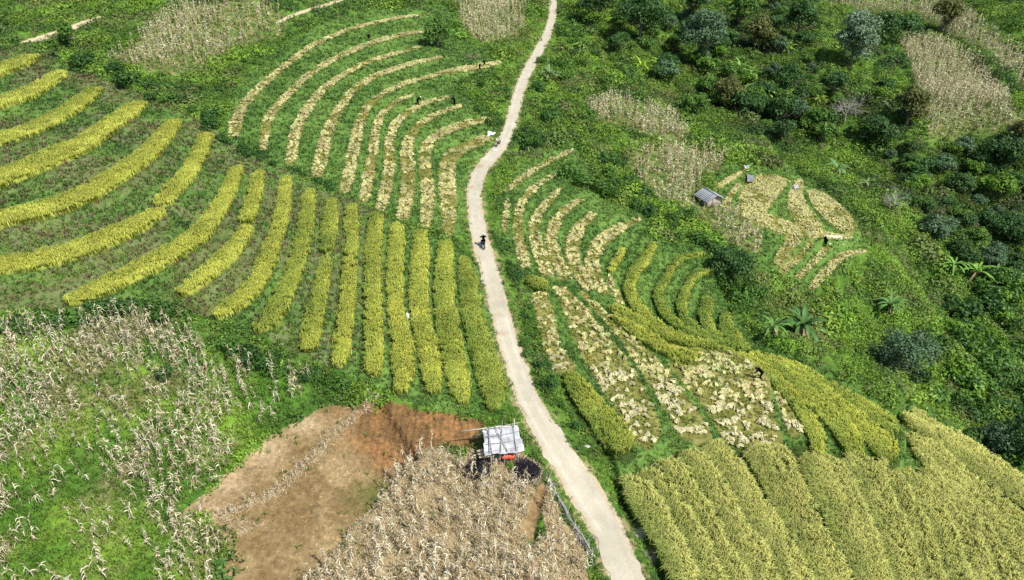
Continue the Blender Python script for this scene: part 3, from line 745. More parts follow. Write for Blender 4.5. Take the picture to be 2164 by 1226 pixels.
    X2 = Ci[:, None, :] + Ni[:, None, :] * (t2[None, :, None] * (hi_ * lim2 * .93)[:, None, None])
    jn = (fbm(X2[..., 0], X2[..., 1], .5, 2, 63) - .5)
    X2 = X2 + Ni[:, None, :] * (jn * .22 * np.abs(t2) ** 3)[..., None]
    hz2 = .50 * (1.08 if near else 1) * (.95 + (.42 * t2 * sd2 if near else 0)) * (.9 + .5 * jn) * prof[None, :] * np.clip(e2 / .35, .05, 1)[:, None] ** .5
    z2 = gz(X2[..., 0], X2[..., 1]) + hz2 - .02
    hue2 = np.clip(hue + (fbm(X2[..., 0], X2[..., 1], 1.8, 3, 60) - .5) * .7 - (.55 if near else .22) * (t2 * sd2) * np.abs(t2), 0, 1)  # canopy repeats the painted rim-to-inner gradient of the blades
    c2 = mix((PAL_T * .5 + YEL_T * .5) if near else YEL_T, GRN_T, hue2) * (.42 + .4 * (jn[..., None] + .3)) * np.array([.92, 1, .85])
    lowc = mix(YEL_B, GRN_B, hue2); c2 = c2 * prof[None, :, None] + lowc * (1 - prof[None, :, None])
    k2 = len(t2); i2 = np.arange(m2 * k2).reshape(m2, k2)
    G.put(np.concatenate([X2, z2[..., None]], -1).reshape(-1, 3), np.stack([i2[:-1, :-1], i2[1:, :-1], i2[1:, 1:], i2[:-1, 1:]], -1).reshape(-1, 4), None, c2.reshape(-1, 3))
    me = G.mesh('rice_strip')
    o = add('rice_strip', me, M_rice)
    tag(o, lab, 'rice strip', g)
    return n
tot = 0
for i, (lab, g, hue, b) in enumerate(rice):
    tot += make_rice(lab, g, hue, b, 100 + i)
print('rice hills', tot)

def bundle_tmpl(r, n=20, L=.55, Wd=.24):
    """a laid sheaf of cut rice: stems one way, heads fanned and raised at the other end"""
    G = Geo()
    for k in range(n):
        a = r.normal(0, .28); o = r.normal(0, Wd * .28); z = .10 + abs(r.normal(0, .07))
        l = L * r.uniform(.8, 1.15); w_ = r.uniform(.018, .045)
        d = np.array([math.cos(a), math.sin(a), 0]); s = np.array([-d[1], d[0], 0])
        p0 = s * o * .6 - d * l * .5 + [0, 0, z]; p1 = s * o * .9 + [0, 0, z + .06]; p2 = s * o * 1.5 + d * l * .5 + [0, 0, z - .03]
        c = np.array([.68, .62, .35]) * r.uniform(.8, 1.12); c2 = np.array([.78, .72, .42]) * r.uniform(.8, 1.1)
        V = [p0 - s * w_ * .5, p0 + s * w_ * .5, p1 + s * w_ * .8, p1 - s * w_ * .8, p2 + s * w_ * 1.1, p2 - s * w_ * 1.1]
        G.put(V, [[0, 1, 2, 3], [3, 2, 4, 5]], None, [c * .8, c * .8, c, c, c2, c2])
    return G.arr()
r_ = np.random.default_rng(55)
BT = [bundle_tmpl(r_) for _ in range(6)]
bundles = []     # x, y, z, rot, scale, field
nst = 0
for i, (lab, g, b) in enumerate(stub):
    r = np.random.default_rng(300 + i)
    cx, cy = b['C'].mean(0); dep = float(depth_of(cx, cy, base(cx, cy))); far = max(1., dep / 45)
    x, y, t, area, ss = sample_band(b, 16 / far ** 1.2, r)
    z = gz(x, y); P = np.stack([x, y, z], -1); n = len(P); G = Geo()
    f = fbm(x, y, 1.5, 3, 70)
    gcol = mix(col_(.41, .39, .09), col_(.20, .29, .04), sstep(.45, .75, f + (.12 if g == FG else 0)))
    if g == QG: gcol = mix(col_(.50, .48, .10), col_(.33, .38, .07), sstep(.4, .7, f))
    for k in range(4):
        j = r.normal(0, .06, (n, 3)); j[:, 2] = 0; q = jit(n, .15, r)
        blades(G, P + j, r.uniform(.14, .34, n), r.uniform(.02, .16, n), .04 * far ** .7, gcol * .7 * q, gcol * 1.15 * q, None, .3, r)
    o = add('stubble_strip', G.mesh('stubble_strip'), M_straw); tag(o, lab, 'stubble strip', g); nst += n
    # straw: bundles laid in wandering rows
    bd = {HG: 6.0, KG: 5.0, FG: 3.7, QG: 9.0}[g]
    x, y, t, area, ss = sample_band(b, bd * 2.2 / far ** .35, r)
    lane = fbm(x, y, 1.9, 2, 71); ln = np.abs(lane - .5)
    if g in (FG,): keep = (ln < .10) | (r.random(len(x)) < .25)
    elif g == QG: keep = fbm(x, y, 1.6, 2, 72) > .36
    else: keep = (fbm(x, y, 2.2, 2, 72) > .38) & ((np.abs(np.abs(t) - .55) < .32) | (r.random(len(x)) < .35))
    keep &= np.abs(t) < .93
    x, y = x[keep], y[keep]
    z = gz(x, y)
    wdir = fbm(x, y, 4, 2, 73) * 9
    for k in range(len(x)):
        bundles.append((x[k], y[k], z[k], wdir[k] + r.normal(0, .5), r.uniform(.7, 1.15) * {HG: .72, KG: .78, FG: .98, QG: .5}[g], g))
print('stubble', nst, 'bundles', len(bundles))
bx = np.array([[q[0], q[1], q[2], q[3], q[4]] for q in bundles]); dd = depth_of(bx[:, 0], bx[:, 1], bx[:, 2])
pxy = project(bx[:, 0], bx[:, 1], bx[:, 2])
vis = (pxy[0] > 0) & (pxy[0] < 2164) & (pxy[1] > 0) & (pxy[1] < 1226)
order = np.argsort(np.where(vis, dd, 1e6)); near_i = set(order[:300].tolist())
bmesh_ = [mesh_from('straw_bundle', *t) for t in BT]
for k in order[:300]:
    q = bundles[k]
    o = add('straw_bundle', bmesh_[k % 6], M_dry); o.location = q[:3]; o.rotation_euler = (0, 0, q[3]); o.scale = (q[4] * r_.uniform(.8, 1.2), q[4] * r_.uniform(.7, 1.3), q[4])
    tag(o, 'pale sheaf of cut rice laid on the stubble', 'straw bundle', 'cut rice sheaves lying on the harvested fields')
G = Geo(); rest = np.array([k for k in range(len(bundles)) if k not in near_i]); r = np.random.default_rng(9)
for v in range(6):
    k = rest[rest % 6 == v]
    far = np.clip(dd[k] / 70, 1, 1.5)
    stamp(G, BT[v], bx[k][:, :3], bx[k][:, 3], bx[k][:, 4] * far, jit(len(k), .12, r) * np.where(dd[k] > 62, 1, 0)[:, None] * np.array([[.93, .95, .76]]) + np.where(dd[k] > 62, 0, 1)[:, None] * jit(len(k), .14, r))
tag(add('straw', G.mesh('straw'), M_straw), 'pale cut rice straw laid along the harvested terraces', 'straw', kind='stuff')

# ------------------------------------------------------------------ grass and low undergrowth (uncountable: one object each)
def scatter(n, r):
    u = r.uniform(-1, 1, n); v = r.uniform(0, NR - 2, n)
    y = np.interp(v, np.arange(NR), YR); x = u * halfw(y)
    z = gz(x, y); px, py, d = project(x, y, z)
    k = (px > -550) & (px < 2800) & (py > -50) & (py < 1330) & (d > 10)
    return x[k], y[k], z[k], d[k]
r = np.random.default_rng(21)
x, y, z, d = scatter(440000, r)
rg = look(reg, x, y); bd_ = look(bandd, x, y); rdst = look(roadd, x, y)
lx = look(leftw * inL, x, y)
pr = np.select([rg == 1, rg == 6, rg == 0, rg == 8, rg == 5, rg == 7, rg == 9, rg == 3], [.62, .62, .10, .35, .010, .03, .02, .22], 0)
k = (r.random(len(x)) < pr) & (rdst > -.12 + .3 * (fbm(x, y, 1.2, 2, 83) - .5))
x, y, z, d, rg, lx, rdst = x[k], y[k], z[k], d[k], rg[k], lx[k], rdst[k]
n = len(x); far = np.maximum(1, d / 45)
f = fbm(x, y, 3.2, 3, 12); f_b = fbm(x, y, 9, 2, 80)
ct = mix(col_(.105, .21, .035), col_(.20, .33, .06), sstep(.25, .75, f))
ct = np.where((rg == 6)[:, None], mix(col_(.12, .23, .03), col_(.25, .37, .055), sstep(.3, .72, f)), ct)
ct = mix(ct, col_(.055, .13, .025), sstep(.5, .75, f_b) * .6)
ct = np.where((rg == 6)[:, None], mix(ct, col_(.24, .24, .09), sstep(.5, .7, fbm(x, y, 5, 4, 21)) * .6 * (r.random(n) < .6)), ct)
ct = mix(ct, mix(col_(.22, .12, .07), col_(.25, .21, .12), r.random(n)), (r.random(n) < lx * .45).astype(float))
ct = np.where((rg == 8)[:, None], mix(col_(.16, .22, .04), col_(.30, .27, .10), r.random(n)), ct)
G = Geo(); P = np.stack([x, y, z - .02], -1)
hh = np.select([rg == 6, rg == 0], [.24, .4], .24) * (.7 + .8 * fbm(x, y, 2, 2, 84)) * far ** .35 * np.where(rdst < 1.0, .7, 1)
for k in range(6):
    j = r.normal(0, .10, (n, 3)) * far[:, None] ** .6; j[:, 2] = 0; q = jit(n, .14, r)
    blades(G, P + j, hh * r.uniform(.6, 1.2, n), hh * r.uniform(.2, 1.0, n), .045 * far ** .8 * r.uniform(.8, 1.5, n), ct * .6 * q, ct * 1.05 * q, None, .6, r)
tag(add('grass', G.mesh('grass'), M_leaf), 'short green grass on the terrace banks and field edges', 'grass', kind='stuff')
print('grass tufts', n)

def clump_tmpl(r, n, R_, Hh, L, W_, hollow=.55):
    th = r.uniform(0, 2 * np.pi, n); ph = np.arccos(r.uniform(0.0, 1, n)); rr = r.uniform(hollow, 1.05, n)
    nrm = np.stack([np.sin(ph) * np.cos(th), np.sin(ph) * np.sin(th), np.cos(ph)], -1)
    P = nrm * rr[:, None] * [R_, R_, Hh]
    nn = nrm + r.normal(0, .45, (n, 3)) + [0, 0, .25]
    g = Geo(); c = np.ones((n, 3)) * r.uniform(.75, 1.25, (n, 1))
    leaves(g, P, nn, L * r.uniform(.7, 1.3, n), W_ * r.uniform(.7, 1.3, n), c, r)
    return g.arr()
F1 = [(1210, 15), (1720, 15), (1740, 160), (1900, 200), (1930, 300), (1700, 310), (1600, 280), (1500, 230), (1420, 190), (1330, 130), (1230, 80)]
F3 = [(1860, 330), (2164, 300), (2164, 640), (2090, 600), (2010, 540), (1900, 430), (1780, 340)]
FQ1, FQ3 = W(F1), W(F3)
def greens(x, y, r, dark=0.0):
    f = fbm(x, y, 4.5, 3, 85); f2_ = fbm(x, y, 16, 2, 86)
    c = mix(col_(.085, .165, .025), col_(.205, .34, .04), sstep(.3, .62, f))
    c = mix(c, col_(.04, .10, .035), sstep(.52, .8, f2_) * .7)
    c = mix(c, col_(.16, .17, .05), (r.random(len(x)) < .05) * .7)
    c = mix(c, col_(.19, .19, .08), sstep(.60, .74, fbm(x, y, 6, 3, 89)) * .6)
    c = c * np.where(inside(x, y, FQ1) | inside(x, y, FQ3), .68, 1.0)[:, None]  # shade below the ravine trees painted in: undergrowth colour darkened inside both woods
    return c
r = np.random.default_rng(22)
TC = [clump_tmpl(r, 30, .5, .5, .20, .11) for _ in range(5)] + [clump_tmpl(r, 22, .5, .4, .30, .09) for _ in range(3)]
x, y, z, d = scatter(170000, r)
rg = look(reg, x, y); rdst = look(roadd, x, y); bdst = look(bandd, x, y); lum = look(lump, x, y)
k = (look(trackd, x, y) > .5) & (((rg == 0) & (r.random(len(x)) < .62)) | ((rg == 1) & (r.random(len(x)) < .018)) | ((rg == 6) & (r.random(len(x)) < .05)) | ((rg == 8) & (r.random(len(x)) < .06))) & (rdst > .35) & (bdst > .35)
x, y, z, d, rdst, rg, lum = x[k], y[k], z[k], d[k], rdst[k], rg[k], lum[k]
far = np.clip(d / 50, 1, 4.2)
sc_l = (.55 + 1.0 * fbm(x, y, 2.5, 2, 87)) * far ** .62 * np.clip(.45 + rdst * .25, 0, 1) * np.where(rg == 0, 1, .45)
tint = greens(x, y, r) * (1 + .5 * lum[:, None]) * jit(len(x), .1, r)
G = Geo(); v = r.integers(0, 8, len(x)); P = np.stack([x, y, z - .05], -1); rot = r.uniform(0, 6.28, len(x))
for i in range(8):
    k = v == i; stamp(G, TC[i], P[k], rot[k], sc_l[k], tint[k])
TM = [clump_tmpl(r, 130, 1.0, .8, .24, .13, .8) for _ in range(5)]
x, y, z, d = scatter(26000, r)
rg = look(reg, x, y); rdst = look(roadd, x, y); bdst = look(bandd, x, y); lum = look(lump, x, y)
k = (rg == 0) & (look(trackd, x, y) > 1.5) & (rdst > 1.6) & (bdst > 1.3) & (r.random(len(x)) < .75) & ((x > 4) | (r.random(len(x)) < .35))
x, y, z, d, lum = x[k], y[k], z[k], d[k], lum[k]; v = r.integers(0, 5, len(x)); P = np.stack([x, y, z - .25], -1); rot = r.uniform(0, 6.28, len(x))
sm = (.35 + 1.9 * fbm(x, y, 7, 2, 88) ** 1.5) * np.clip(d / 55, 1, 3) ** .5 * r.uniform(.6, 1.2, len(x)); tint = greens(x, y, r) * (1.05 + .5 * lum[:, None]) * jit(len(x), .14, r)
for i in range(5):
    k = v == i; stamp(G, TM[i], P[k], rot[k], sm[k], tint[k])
tag(add('undergrowth', G.mesh('undergrowth'), M_leaf), 'dense leafy green undergrowth covering the slopes around the terraces', 'undergrowth', kind='stuff')
print('clumps', len(x))

# ------------------------------------------------------------------ shrubs: each one an object, sharing a few meshes
def shrub_mesh(r, R_, Hh, n, L, W_, c0, c1, lob=7):
    g = Geo()
    cen = [(0, 0, Hh * .35, R_ * .75)]
    for k in range(lob):
        a = r.uniform(0, 6.28); q = r.uniform(.25, .75) * R_
        cen.append((q * math.cos(a), q * math.sin(a), Hh * r.uniform(.25, .8), R_ * r.uniform(.28, .5)))
    per = n // len(cen)
    for cx, cy, cz, rr in cen:
        th = r.uniform(0, 2 * np.pi, per); ct_ = r.uniform(-.35, 1, per); st = np.sqrt(1 - ct_ ** 2)
        nr = np.stack([st * np.cos(th), st * np.sin(th), ct_], -1)
        P = nr * (rr * r.uniform(.7, 1.08, per))[:, None] + [cx, cy, cz]
        P[:, 2] = np.maximum(P[:, 2], .02)
        cc = mix(np.array(c0), np.array(c1), np.clip(r.random(per) * .6 + r.random() * .5, 0, 1))
        leaves(g, P, nr + r.normal(0, .5, (per, 3)) + [0, 0, .2], L * r.uniform(.7, 1.4, per), W_ * r.uniform(.7, 1.3, per), cc, r)
    return g.mesh('shrub')
r = np.random.default_rng(31)
SM = {'dark': [shrub_mesh(r, 1.0, 1.3, 420, .24, .13, (.035, .095, .022), (.08, .18, .035)) for _ in range(4)],
      'mid': [shrub_mesh(r, 1.0, 1.2, 420, .24, .12, (.05, .12, .02), (.11, .23, .035)) for _ in range(4)],
      'lime': [shrub_mesh(r, 1.0, 1.1, 420, .24, .12, (.10, .21, .02), (.18, .33, .035)) for _ in range(4)],
      'blue': [shrub_mesh(r, 1.0, 1.3, 420, .26, .14, (.05, .11, .05), (.10, .18, .085)) for _ in range(3)],
      'brown': [shrub_mesh(r, 1.0, 1.0, 380, .22, .10, (.12, .12, .04), (.20, .18, .06)) for _ in range(3)]}
def put_shrub(px, py, s, kind, label, group, r):
    x, y, z = at(px, py)
    if look(roadd, x, y) < s * .75 or look(bandd, x, y) < s * .45: return
    o = add('shrub', SM[kind][r.integers(0, len(SM[kind]))], M_leafi)
    o.location = (x, y, z - .12 * s); o.rotation_euler = (0, 0, r.uniform(0, 6.28)); o.scale = (s * r.uniform(.85, 1.2), s * r.uniform(.85, 1.2), s * r.uniform(.8, 1.15))
    tag(o, label, 'bush', group)
def along(pts, n, jit_, r):
    P = np.array(pts, float); L = np.concatenate([[0], np.cumsum(np.hypot(*np.diff(P, axis=0).T))]); s = np.sort(r.uniform(0, L[-1], n))
    return np.stack([np.interp(s, L, P[:, 0]) + r.normal(0, jit_, n), np.interp(s, L, P[:, 1]) + r.normal(0, jit_ * .6, n)], -1)
def area(pts, n, r):
    Q = np.array(pts, float); out = []
    while len(out) < n:
        p = np.array([r.uniform(Q[:, 0].min(), Q[:, 0].max()), r.uniform(Q[:, 1].min(), Q[:, 1].max())])
        if inside(p[:1], p[1:], Q)[0]: out.append(p)
    return np.array(out)
r = np.random.default_rng(32)
for p in along([(120, 105), (200, 150), (300, 190), (400, 225), (470, 285)], 26, 14, r):
    put_shrub(*p, r.uniform(.9, 1.7), r.choice(['dark', 'mid', 'dark']), 'green bush in the upper part of the gully, left of the arching harvested strips', 'bushes in the upper gully', r)
for p in along([(470, 300), (540, 330), (600, 355), (660, 378), (715, 405), (750, 420)], 26, 5, r):
    put_shrub(*p, r.uniform(.5, .85), 'dark', 'small dark bush in the row that parts standing rice from harvested strips', 'dark bushes along the lower gully line', r)
for p in along([(20, 700), (120, 690), (200, 668), (300, 655), (380, 680)], 22, 10, r):
    put_shrub(*p, r.uniform(.6, 1.2), r.choice(['dark', 'mid']), 'bush on the edge between the lowest curved rice strip and the dead corn', 'bushes above the dead corn field', r)
for p in along([(480, 730), (540, 765), (600, 785), (660, 800), (740, 815)], 20, 12, r):
    put_shrub(*p, r.uniform(.5, 1.0), r.choice(['dark', 'mid', 'dark']), 'bush at the foot of the rice strips near the top of the brown field', 'bushes above the brown field', r)
for p in along([(1085, 560), (1100, 640), (1120, 720), (1150, 790), (1200, 870), (1250, 930)], 34, 7, r):
    put_shrub(*p, r.uniform(.4, .75), r.choice(['dark', 'mid', 'mid']), 'low bush in the hedge on the right verge of the road', 'hedge bushes on the right verge', r)
for p in area([(960, 180), (1075, 150), (1085, 190), (1055, 280), (1000, 240)], 22, r):
    put_shrub(*p, r.uniform(.8, 1.5), r.choice(['mid', 'lime', 'dark']), 'green bush between the harvested strips and the upper road', 'bushes left of the upper road', r)
for p in area([(1190, 20), (1300, 60), (1300, 200), (1240, 310), (1090, 320), (1110, 200), (1150, 110)], 44, r):
    put_shrub(*p, r.uniform(.9, 2.0), r.choice(['mid', 'mid', 'lime', 'dark']), 'green bush on the slope right of the upper road', 'bushes right of the upper road', r)
for p in area([(1120, 350), (1300, 320), (1480, 480), (1620, 640), (1560, 660), (1480, 540), (1370, 470), (1250, 400)], 40, r):
    put_shrub(*p, r.uniform(.9, 1.9), r.choice(['mid', 'dark', 'mid']), 'green bush on the slope above the winding rice terraces', 'bushes above the winding terraces', r)
for p in area([(2000, 640), (2164, 620), (2200, 1020), (2110, 990), (1960, 880), (1900, 760)], 60, r):
    put_shrub(*p, r.uniform(1.5, 2.6), r.choice(['lime', 'mid', 'mid', 'dark']), 'rounded bright green bush on the steep bank at the right edge', 'rounded bushes at the right edge', r)
NSH = len([o for o in bpy.data.objects if o.name.startswith('shrub')]); print('shrubs', NSH)

# ------------------------------------------------------------------ trees
def make_tree(px, py, hgt, wid, kind, label, bare=False, group=None, leafn=1500, leafs=.42, seed=0):
    r = np.random.default_rng(900 + seed)
    x, y, z = at(px, py)
    root = bpy.data.objects.new('bare_tree' if bare else 'tree', None); col.objects.link(root); root.location = (x, y, z - .3)
    tag(root, label, 'tree', group)
    g = Geo(); bc = (.20, .17, .13) if not bare else (.42, .39, .34)
    th = hgt * (.35 if not bare else .45)
    tube(g, [(0, 0, 0), (.1, 0, th * .5), (.05 * hgt * .3, .1, th)], [.035 * hgt, .027 * hgt, .02 * hgt], 8, bc)
    tips = []
    nb = 9 if not bare else 11
    for k in range(nb):
        a = k * 2.4 + r.normal(0, .3); el = r.uniform(.45, 1.25); L = hgt * r.uniform(.3, .52) * (.7 if not bare else 1)
        p0 = np.array([.02 * hgt, .05, th * r.uniform(.55, 1.0)])
        d = np.array([math.cos(a) * math.cos(el) * wid / hgt * 1.25, math.sin(a) * math.cos(el) * wid / hgt * 1.25, math.sin(el)])
        p1 = p0 + d * L * .5 + [0, 0, -.02 * L]; p2 = p0 + d * L + [0, 0, .08 * L]
        tube(g, [p0, p1, p2], [.013 * hgt, .009 * hgt, .004 * hgt], 5, bc); tips += [p1, p2]
        for j in range(3 if not bare else 7):
            b2 = d * .7 + r.normal(0, .5, 3); b2[2] = abs(b2[2]); q = p0 + d * L * r.uniform(.4, .95)
            e = q + b2 * L * .45; tube(g, [q, (q + e) / 2 + r.normal(0, .04, 3), e], [.006 * hgt, .004 * hgt, .0015 * hgt + .004], 4, bc); tips.append(e)
            if bare:
                for _ in range(4):
                    e2 = e + (b2 + r.normal(0, .6, 3)) * L * .22; tube(g, [q * .3 + e * .7, e2], [.008 * 1.5, .006], 3, bc, cap=False)
    add('trunk', g.mesh('trunk', True), M_bark, root)
    if bare: return root
    c0, c1 = {'dark': ((.035, .095, .025), (.085, .18, .04)), 'mid': ((.06, .14, .02), (.14, .27, .04)), 'blue': ((.07, .14, .06), (.14, .23, .11)),
              'grey': ((.12, .20, .11), (.25, .35, .21)), 'brown': ((.10, .115, .03), (.17, .19, .05)), 'lime': ((.10, .20, .02), (.17, .32, .03))}[kind]
    g = Geo(); lumps = []
    for k in range(34):
        v = r.normal(size=3); v /= np.linalg.norm(v); v[2] = abs(v[2]) if k < 26 else v[2]
        q = r.uniform(.55, 1.0) if k > 4 else .2
        c = np.array([v[0] * wid * .36 * q, v[1] * wid * .36 * q, hgt * .50 + v[2] * hgt * .34 * q])
        lumps.append((c, wid * r.uniform(.10, .19)))
    per = leafn // len(lumps)
    for c, rr in lumps:
        tone = r.uniform(0, .6)
        v = r.normal(size=(per, 3)); v /= np.linalg.norm(v, axis=1)[:, None]; v[:, 2] = np.where(v[:, 2] < -.4, -v[:, 2], v[:, 2])
        P = c + v * (rr * r.uniform(.55, 1.1, per))[:, None]
        cc = mix(np.array(c0), np.array(c1), np.clip(tone + r.random(per) * .5, 0, 1))
        leaves(g, P, v + r.normal(0, .5, (per, 3)) + [0, 0, .25], leafs * r.uniform(.6, 1.3, per), leafs * .55 * r.uniform(.7, 1.3, per), cc, r)
    add('crown', g.mesh('crown'), M_leaf, root)
    return root
TREES = [
 (1795, 138, 8.5, 8.5, 'grey', 'large grey green round tree standing alone near the top right', 3200, .42),
 (1350, 88, 7.5, 10, 'dark', 'broad dark tree at the head of the ravine right of the upper road', 2600, .4),
 (1262, 50, 6.5, 7, 'dark', 'dark tree at the top edge nearest the road', 1600, .4),
 (1458, 52, 7.5, 7, 'dark', 'dark tree at the top edge beside the broad dark one', 1800, .42),
 (1475, 140, 8, 9, 'blue', 'tall blue green tree above the banana plants', 2600, .36),
 (1560, 60, 6, 6, 'mid', 'mid green tree at the top edge above the brownish tree', 1500, .4),
 (1600, 112, 6.5, 7, 'brown', 'olive brown tree left of the dark upright one', 1700, .38),
 (1680, 90, 7, 6, 'dark', 'dark upright tree between the olive brown tree and the grey green one', 1600, .4),
 (1880, 90, 5, 10, 'dark', 'low wide dark tree right of the grey green one', 1800, .4),
 (1990, 62, 5.5, 6, 'brown', 'olive brown tree on the upper edge of the dry corn slope', 1400, .36),
 (1535, 225, 5, 6, 'brown', 'rusty olive tree in the middle of the ravine', 1500, .36),
 (1462, 262, 5, 5.6, 'mid', 'glossy green tree beside the patch of dead corn', 2200, .34),
 (1660, 200, 5, 6, 'dark', 'dark tree below the banana clump', 1600, .4),
 (1645, 268, 5, 6, 'dark', 'dark tree with a shaded hollow left of the bare tree', 1700, .36),
 (1720, 275, 4.5, 4.5, 'mid', 'pale leaved tree just left of the bare tree', 1500, .36),
 (1912, 270, 6.5, 7, 'brown', 'thin olive tree at the left corner of the dry corn slope', 1400, .34),
 (1848, 310, 5.5, 7.5, 'dark', 'dark blue green tree below the bare tree', 2000, .38),
 (2110, 345, 5.5, 9, 'dark', 'dark tree with deep shade at the right edge below the dry corn', 2000, .4),
 (2150, 310, 5, 6, 'brown', 'olive tree at the right edge touching the dry corn slope', 1400, .36),
 (2095, 425, 4.5, 6, 'lime', 'pale green thin tree on the far right slope', 1200, .3),
 (2130, 515, 5, 8, 'dark', 'dark spreading tree at the right edge above the bananas', 1800, .38),
 (1968, 505, 4.2, 6.5, 'blue', 'blue green tree in the shaded furrow of the ravine', 1800, .34),
 (1895, 800, 3.4, 4.6, 'blue', 'round dark tree with large glossy leaves beyond the rice crest', 2200, .30),
 (1540, 590, 3.0, 4.0, 'dark', 'dark bush tree between the winding terraces and the small field', 1800, .24),
 (2100, 955, 3.4, 4.2, 'blue', 'blue green tree at the foot of the bank at the lower right', 1700, .26),
 (2150, 960, 4.2, 4.6, 'dark', 'dark tree in the lower corner of the right bank', 1700, .26),
 (1530, 790-200, 2.0, 2.4, 'mid', 'small round tree above the last winding terrace', 800, .2),
 (152, 105, 4.2, 3.4, 'mid', 'small slender tree on the bank beside the upper left track', 900, .26),
 (120, 120, 3.4, 2.0, 'mid', 'thin young tree with a pale trunk at the top left', 400, .26),
 (350, 800, 1.3, 1.5, 'dark', 'lone dark green sapling among the dead corn', 500, .13),
 (925, 100, 3.2, 4.4, 'mid', 'green bushy tree beside the second harvested strip', 1200, .28),
]
TPX = [(95, 100), (120, 90), (80, 70), (80, 80), (100, 110), (70, 70), (75, 75), (65, 80), (100, 55), (60, 60), (70, 60), (65, 65), (60, 60), (60, 60), (50, 50), (70, 90), (80, 60), (100, 60), (60, 60), (70, 60), (90, 60), (80, 50), (130, 110), (100, 70), (80, 70), (90, 90), (50, 40), (32, 62), (20, 40), (38, 36), (70, 55)]
for i, (px, py, h_, w_, k_, lab, ln_, ls_) in enumerate(TREES):
    q = at(px, py); m_ = depth_of(*q) / FPX; wp, hp = TPX[i]
    make_tree(px, py, hp * m_ * 1.15, wp * m_ * 1.15, k_, lab, leafn=int(np.clip(wp * hp * .62, 700, 6500)), leafs=5.6 * m_, seed=i)
make_tree(1782, 262, 6.2, 6.0, '', 'leafless pale grey tree in the middle of the ravine', bare=True, seed=77)
make_tree(1872+4, 448, 4.0, 3.0, '', 'leafless pale twiggy tree left of the shaded furrow', bare=True, seed=78)

def copy_tree(src, px, py, s_, rz, label, group):
    x, y, z = at(px, py)
    if look(reg, x, y) not in (0, 1) or look(bandd, x, y) < s_ or look(roadd, x, y) < s_: return
    c = src.copy(); col.objects.link(c); c.location = (x, y, z - .4); c.rotation_euler = (0, 0, rz); c.scale = (s_, s_, s_ * .85); c['label'] = label; c['group'] = group
    for ch in src.children:
        d_ = ch.copy(); col.objects.link(d_); d_.parent = c
r = np.random.default_rng(71)
PK = ['dark', 'mid', 'lime', 'blue', 'mid', 'dark', 'mid']
protos = []
for i, (k_, p_) in enumerate(zip(PK, [(1300, 110), (1420, 110), (1520, 130), (1630, 170), (1750, 180), (1400, 60), (1650, 40)])):
    t_ = make_tree(*p_, 4.6, 4.8, k_, 'leafy tree in the dense wood of the upper ravine', group='trees of the upper ravine', leafn=1500, leafs=.42, seed=200 + i)
    for ch in t_.children:
        if ch.name.startswith('crown'): ch.data.materials.clear(); ch.data.materials.append(M_leafi)
    protos.append(t_)
bpy.context.view_layer.update()
F1 = [(1210, 15), (1720, 15), (1740, 160), (1900, 200), (1930, 300), (1700, 310), (1600, 280), (1500, 230), (1420, 190), (1330, 130), (1230, 80)]
for p in area(F1, 110, r): copy_tree(protos[r.integers(0, 7)], *p, r.uniform(.55, 1.5), r.uniform(0, 6.28), 'leafy tree in the dense wood of the upper ravine', 'trees of the upper ravine')
F2 = [(1900, 60), (2000, 60), (1900, 170), (1870, 120)]
F3 = [(1860, 330), (2164, 300), (2164, 640), (2090, 600), (2010, 540), (1900, 430), (1780, 340)]
for p in area(F3, 80, r): copy_tree(protos[(0, 2, 5, 1, 3, 0)[r.integers(0, 6)]], *p, r.uniform(.45, 1.1), r.uniform(0, 6.28), 'leafy tree on the shaded far side of the ravine at the right edge', 'trees of the far ravine side')

# ------------------------------------------------------------------ banana plants
def banana(px, py, size, label, c=(.07, .15, .05), nl=10, seed=0, dead=0, group='banana plants in the ravine'):
    size *= 1.12; c = (c[0] * 1.35, c[1] * 1.3, c[2] * .8); nl = int(nl * 1.4); dead += 2
    r = np.random.default_rng(500 + seed); x, y, z = at(px, py)
    root = bpy.data.objects.new('banana_plant', None); col.objects.link(root); root.location = (x, y, z - .05); tag(root, label, 'banana plant', group)
    g = Geo(); tube(g, [(0, 0, 0), (.05, 0, size * .25), (.08, .02, size * .5)], [.13 * size / 2, .10 * size / 2, .06 * size / 2], 8, (.16, .19, .08)); add('trunk', g.mesh('trunk', True), M_bark, root)
    for k in range(nl + dead):
        isd = k >= nl
        a = k * 2.399 + r.normal(0, .2); L = size * r.uniform(.75, 1.1); wd = L * .095 * r.uniform(.7, 1.2); el = r.uniform(.35, 1.2) if not isd else r.uniform(-.9, -.3)
        g = Geo(); m = 9; pts = []; p = np.array([.08, .02, size * .48]); d = np.array([math.cos(a) * math.cos(el), math.sin(a) * math.cos(el), math.sin(el)])
        for j in range(m):
            pts.append(p.copy()); p = p + d * L / (m - 1); d = d + np.array([0, 0, -.20 * (1.1 if el > .8 else .9)]); d /= np.linalg.norm(d)
        pts = np.array(pts); sd = np.array([-math.sin(a), math.cos(a), 0]); V = []; C = []
        for j in range(m):
            t = j / (m - 1); w_ = wd * (math.sin(math.pi * min(1, t * .93 + .07)) ** .6) * (0.15 if j == 0 else 1) * r.uniform(.55, 1.15)
            V += [pts[j] - sd * w_ + [0, 0, w_ * .35], pts[j], pts[j] + sd * w_ + [0, 0, w_ * .35]]
            cc = np.array(c if not isd else (.30, .22, .12)) * r.uniform(.85, 1.2); C += [cc, cc * 1.5, cc]
        Q = []
        for j in range(m - 1):
            o = j * 3; Q += [[o, o + 1, o + 4, o + 3], [o + 1, o + 2, o + 5, o + 4]]
        g.put(V, Q, None, np.array(C)); add('leaf', g.mesh('leaf'), M_leaf, root)
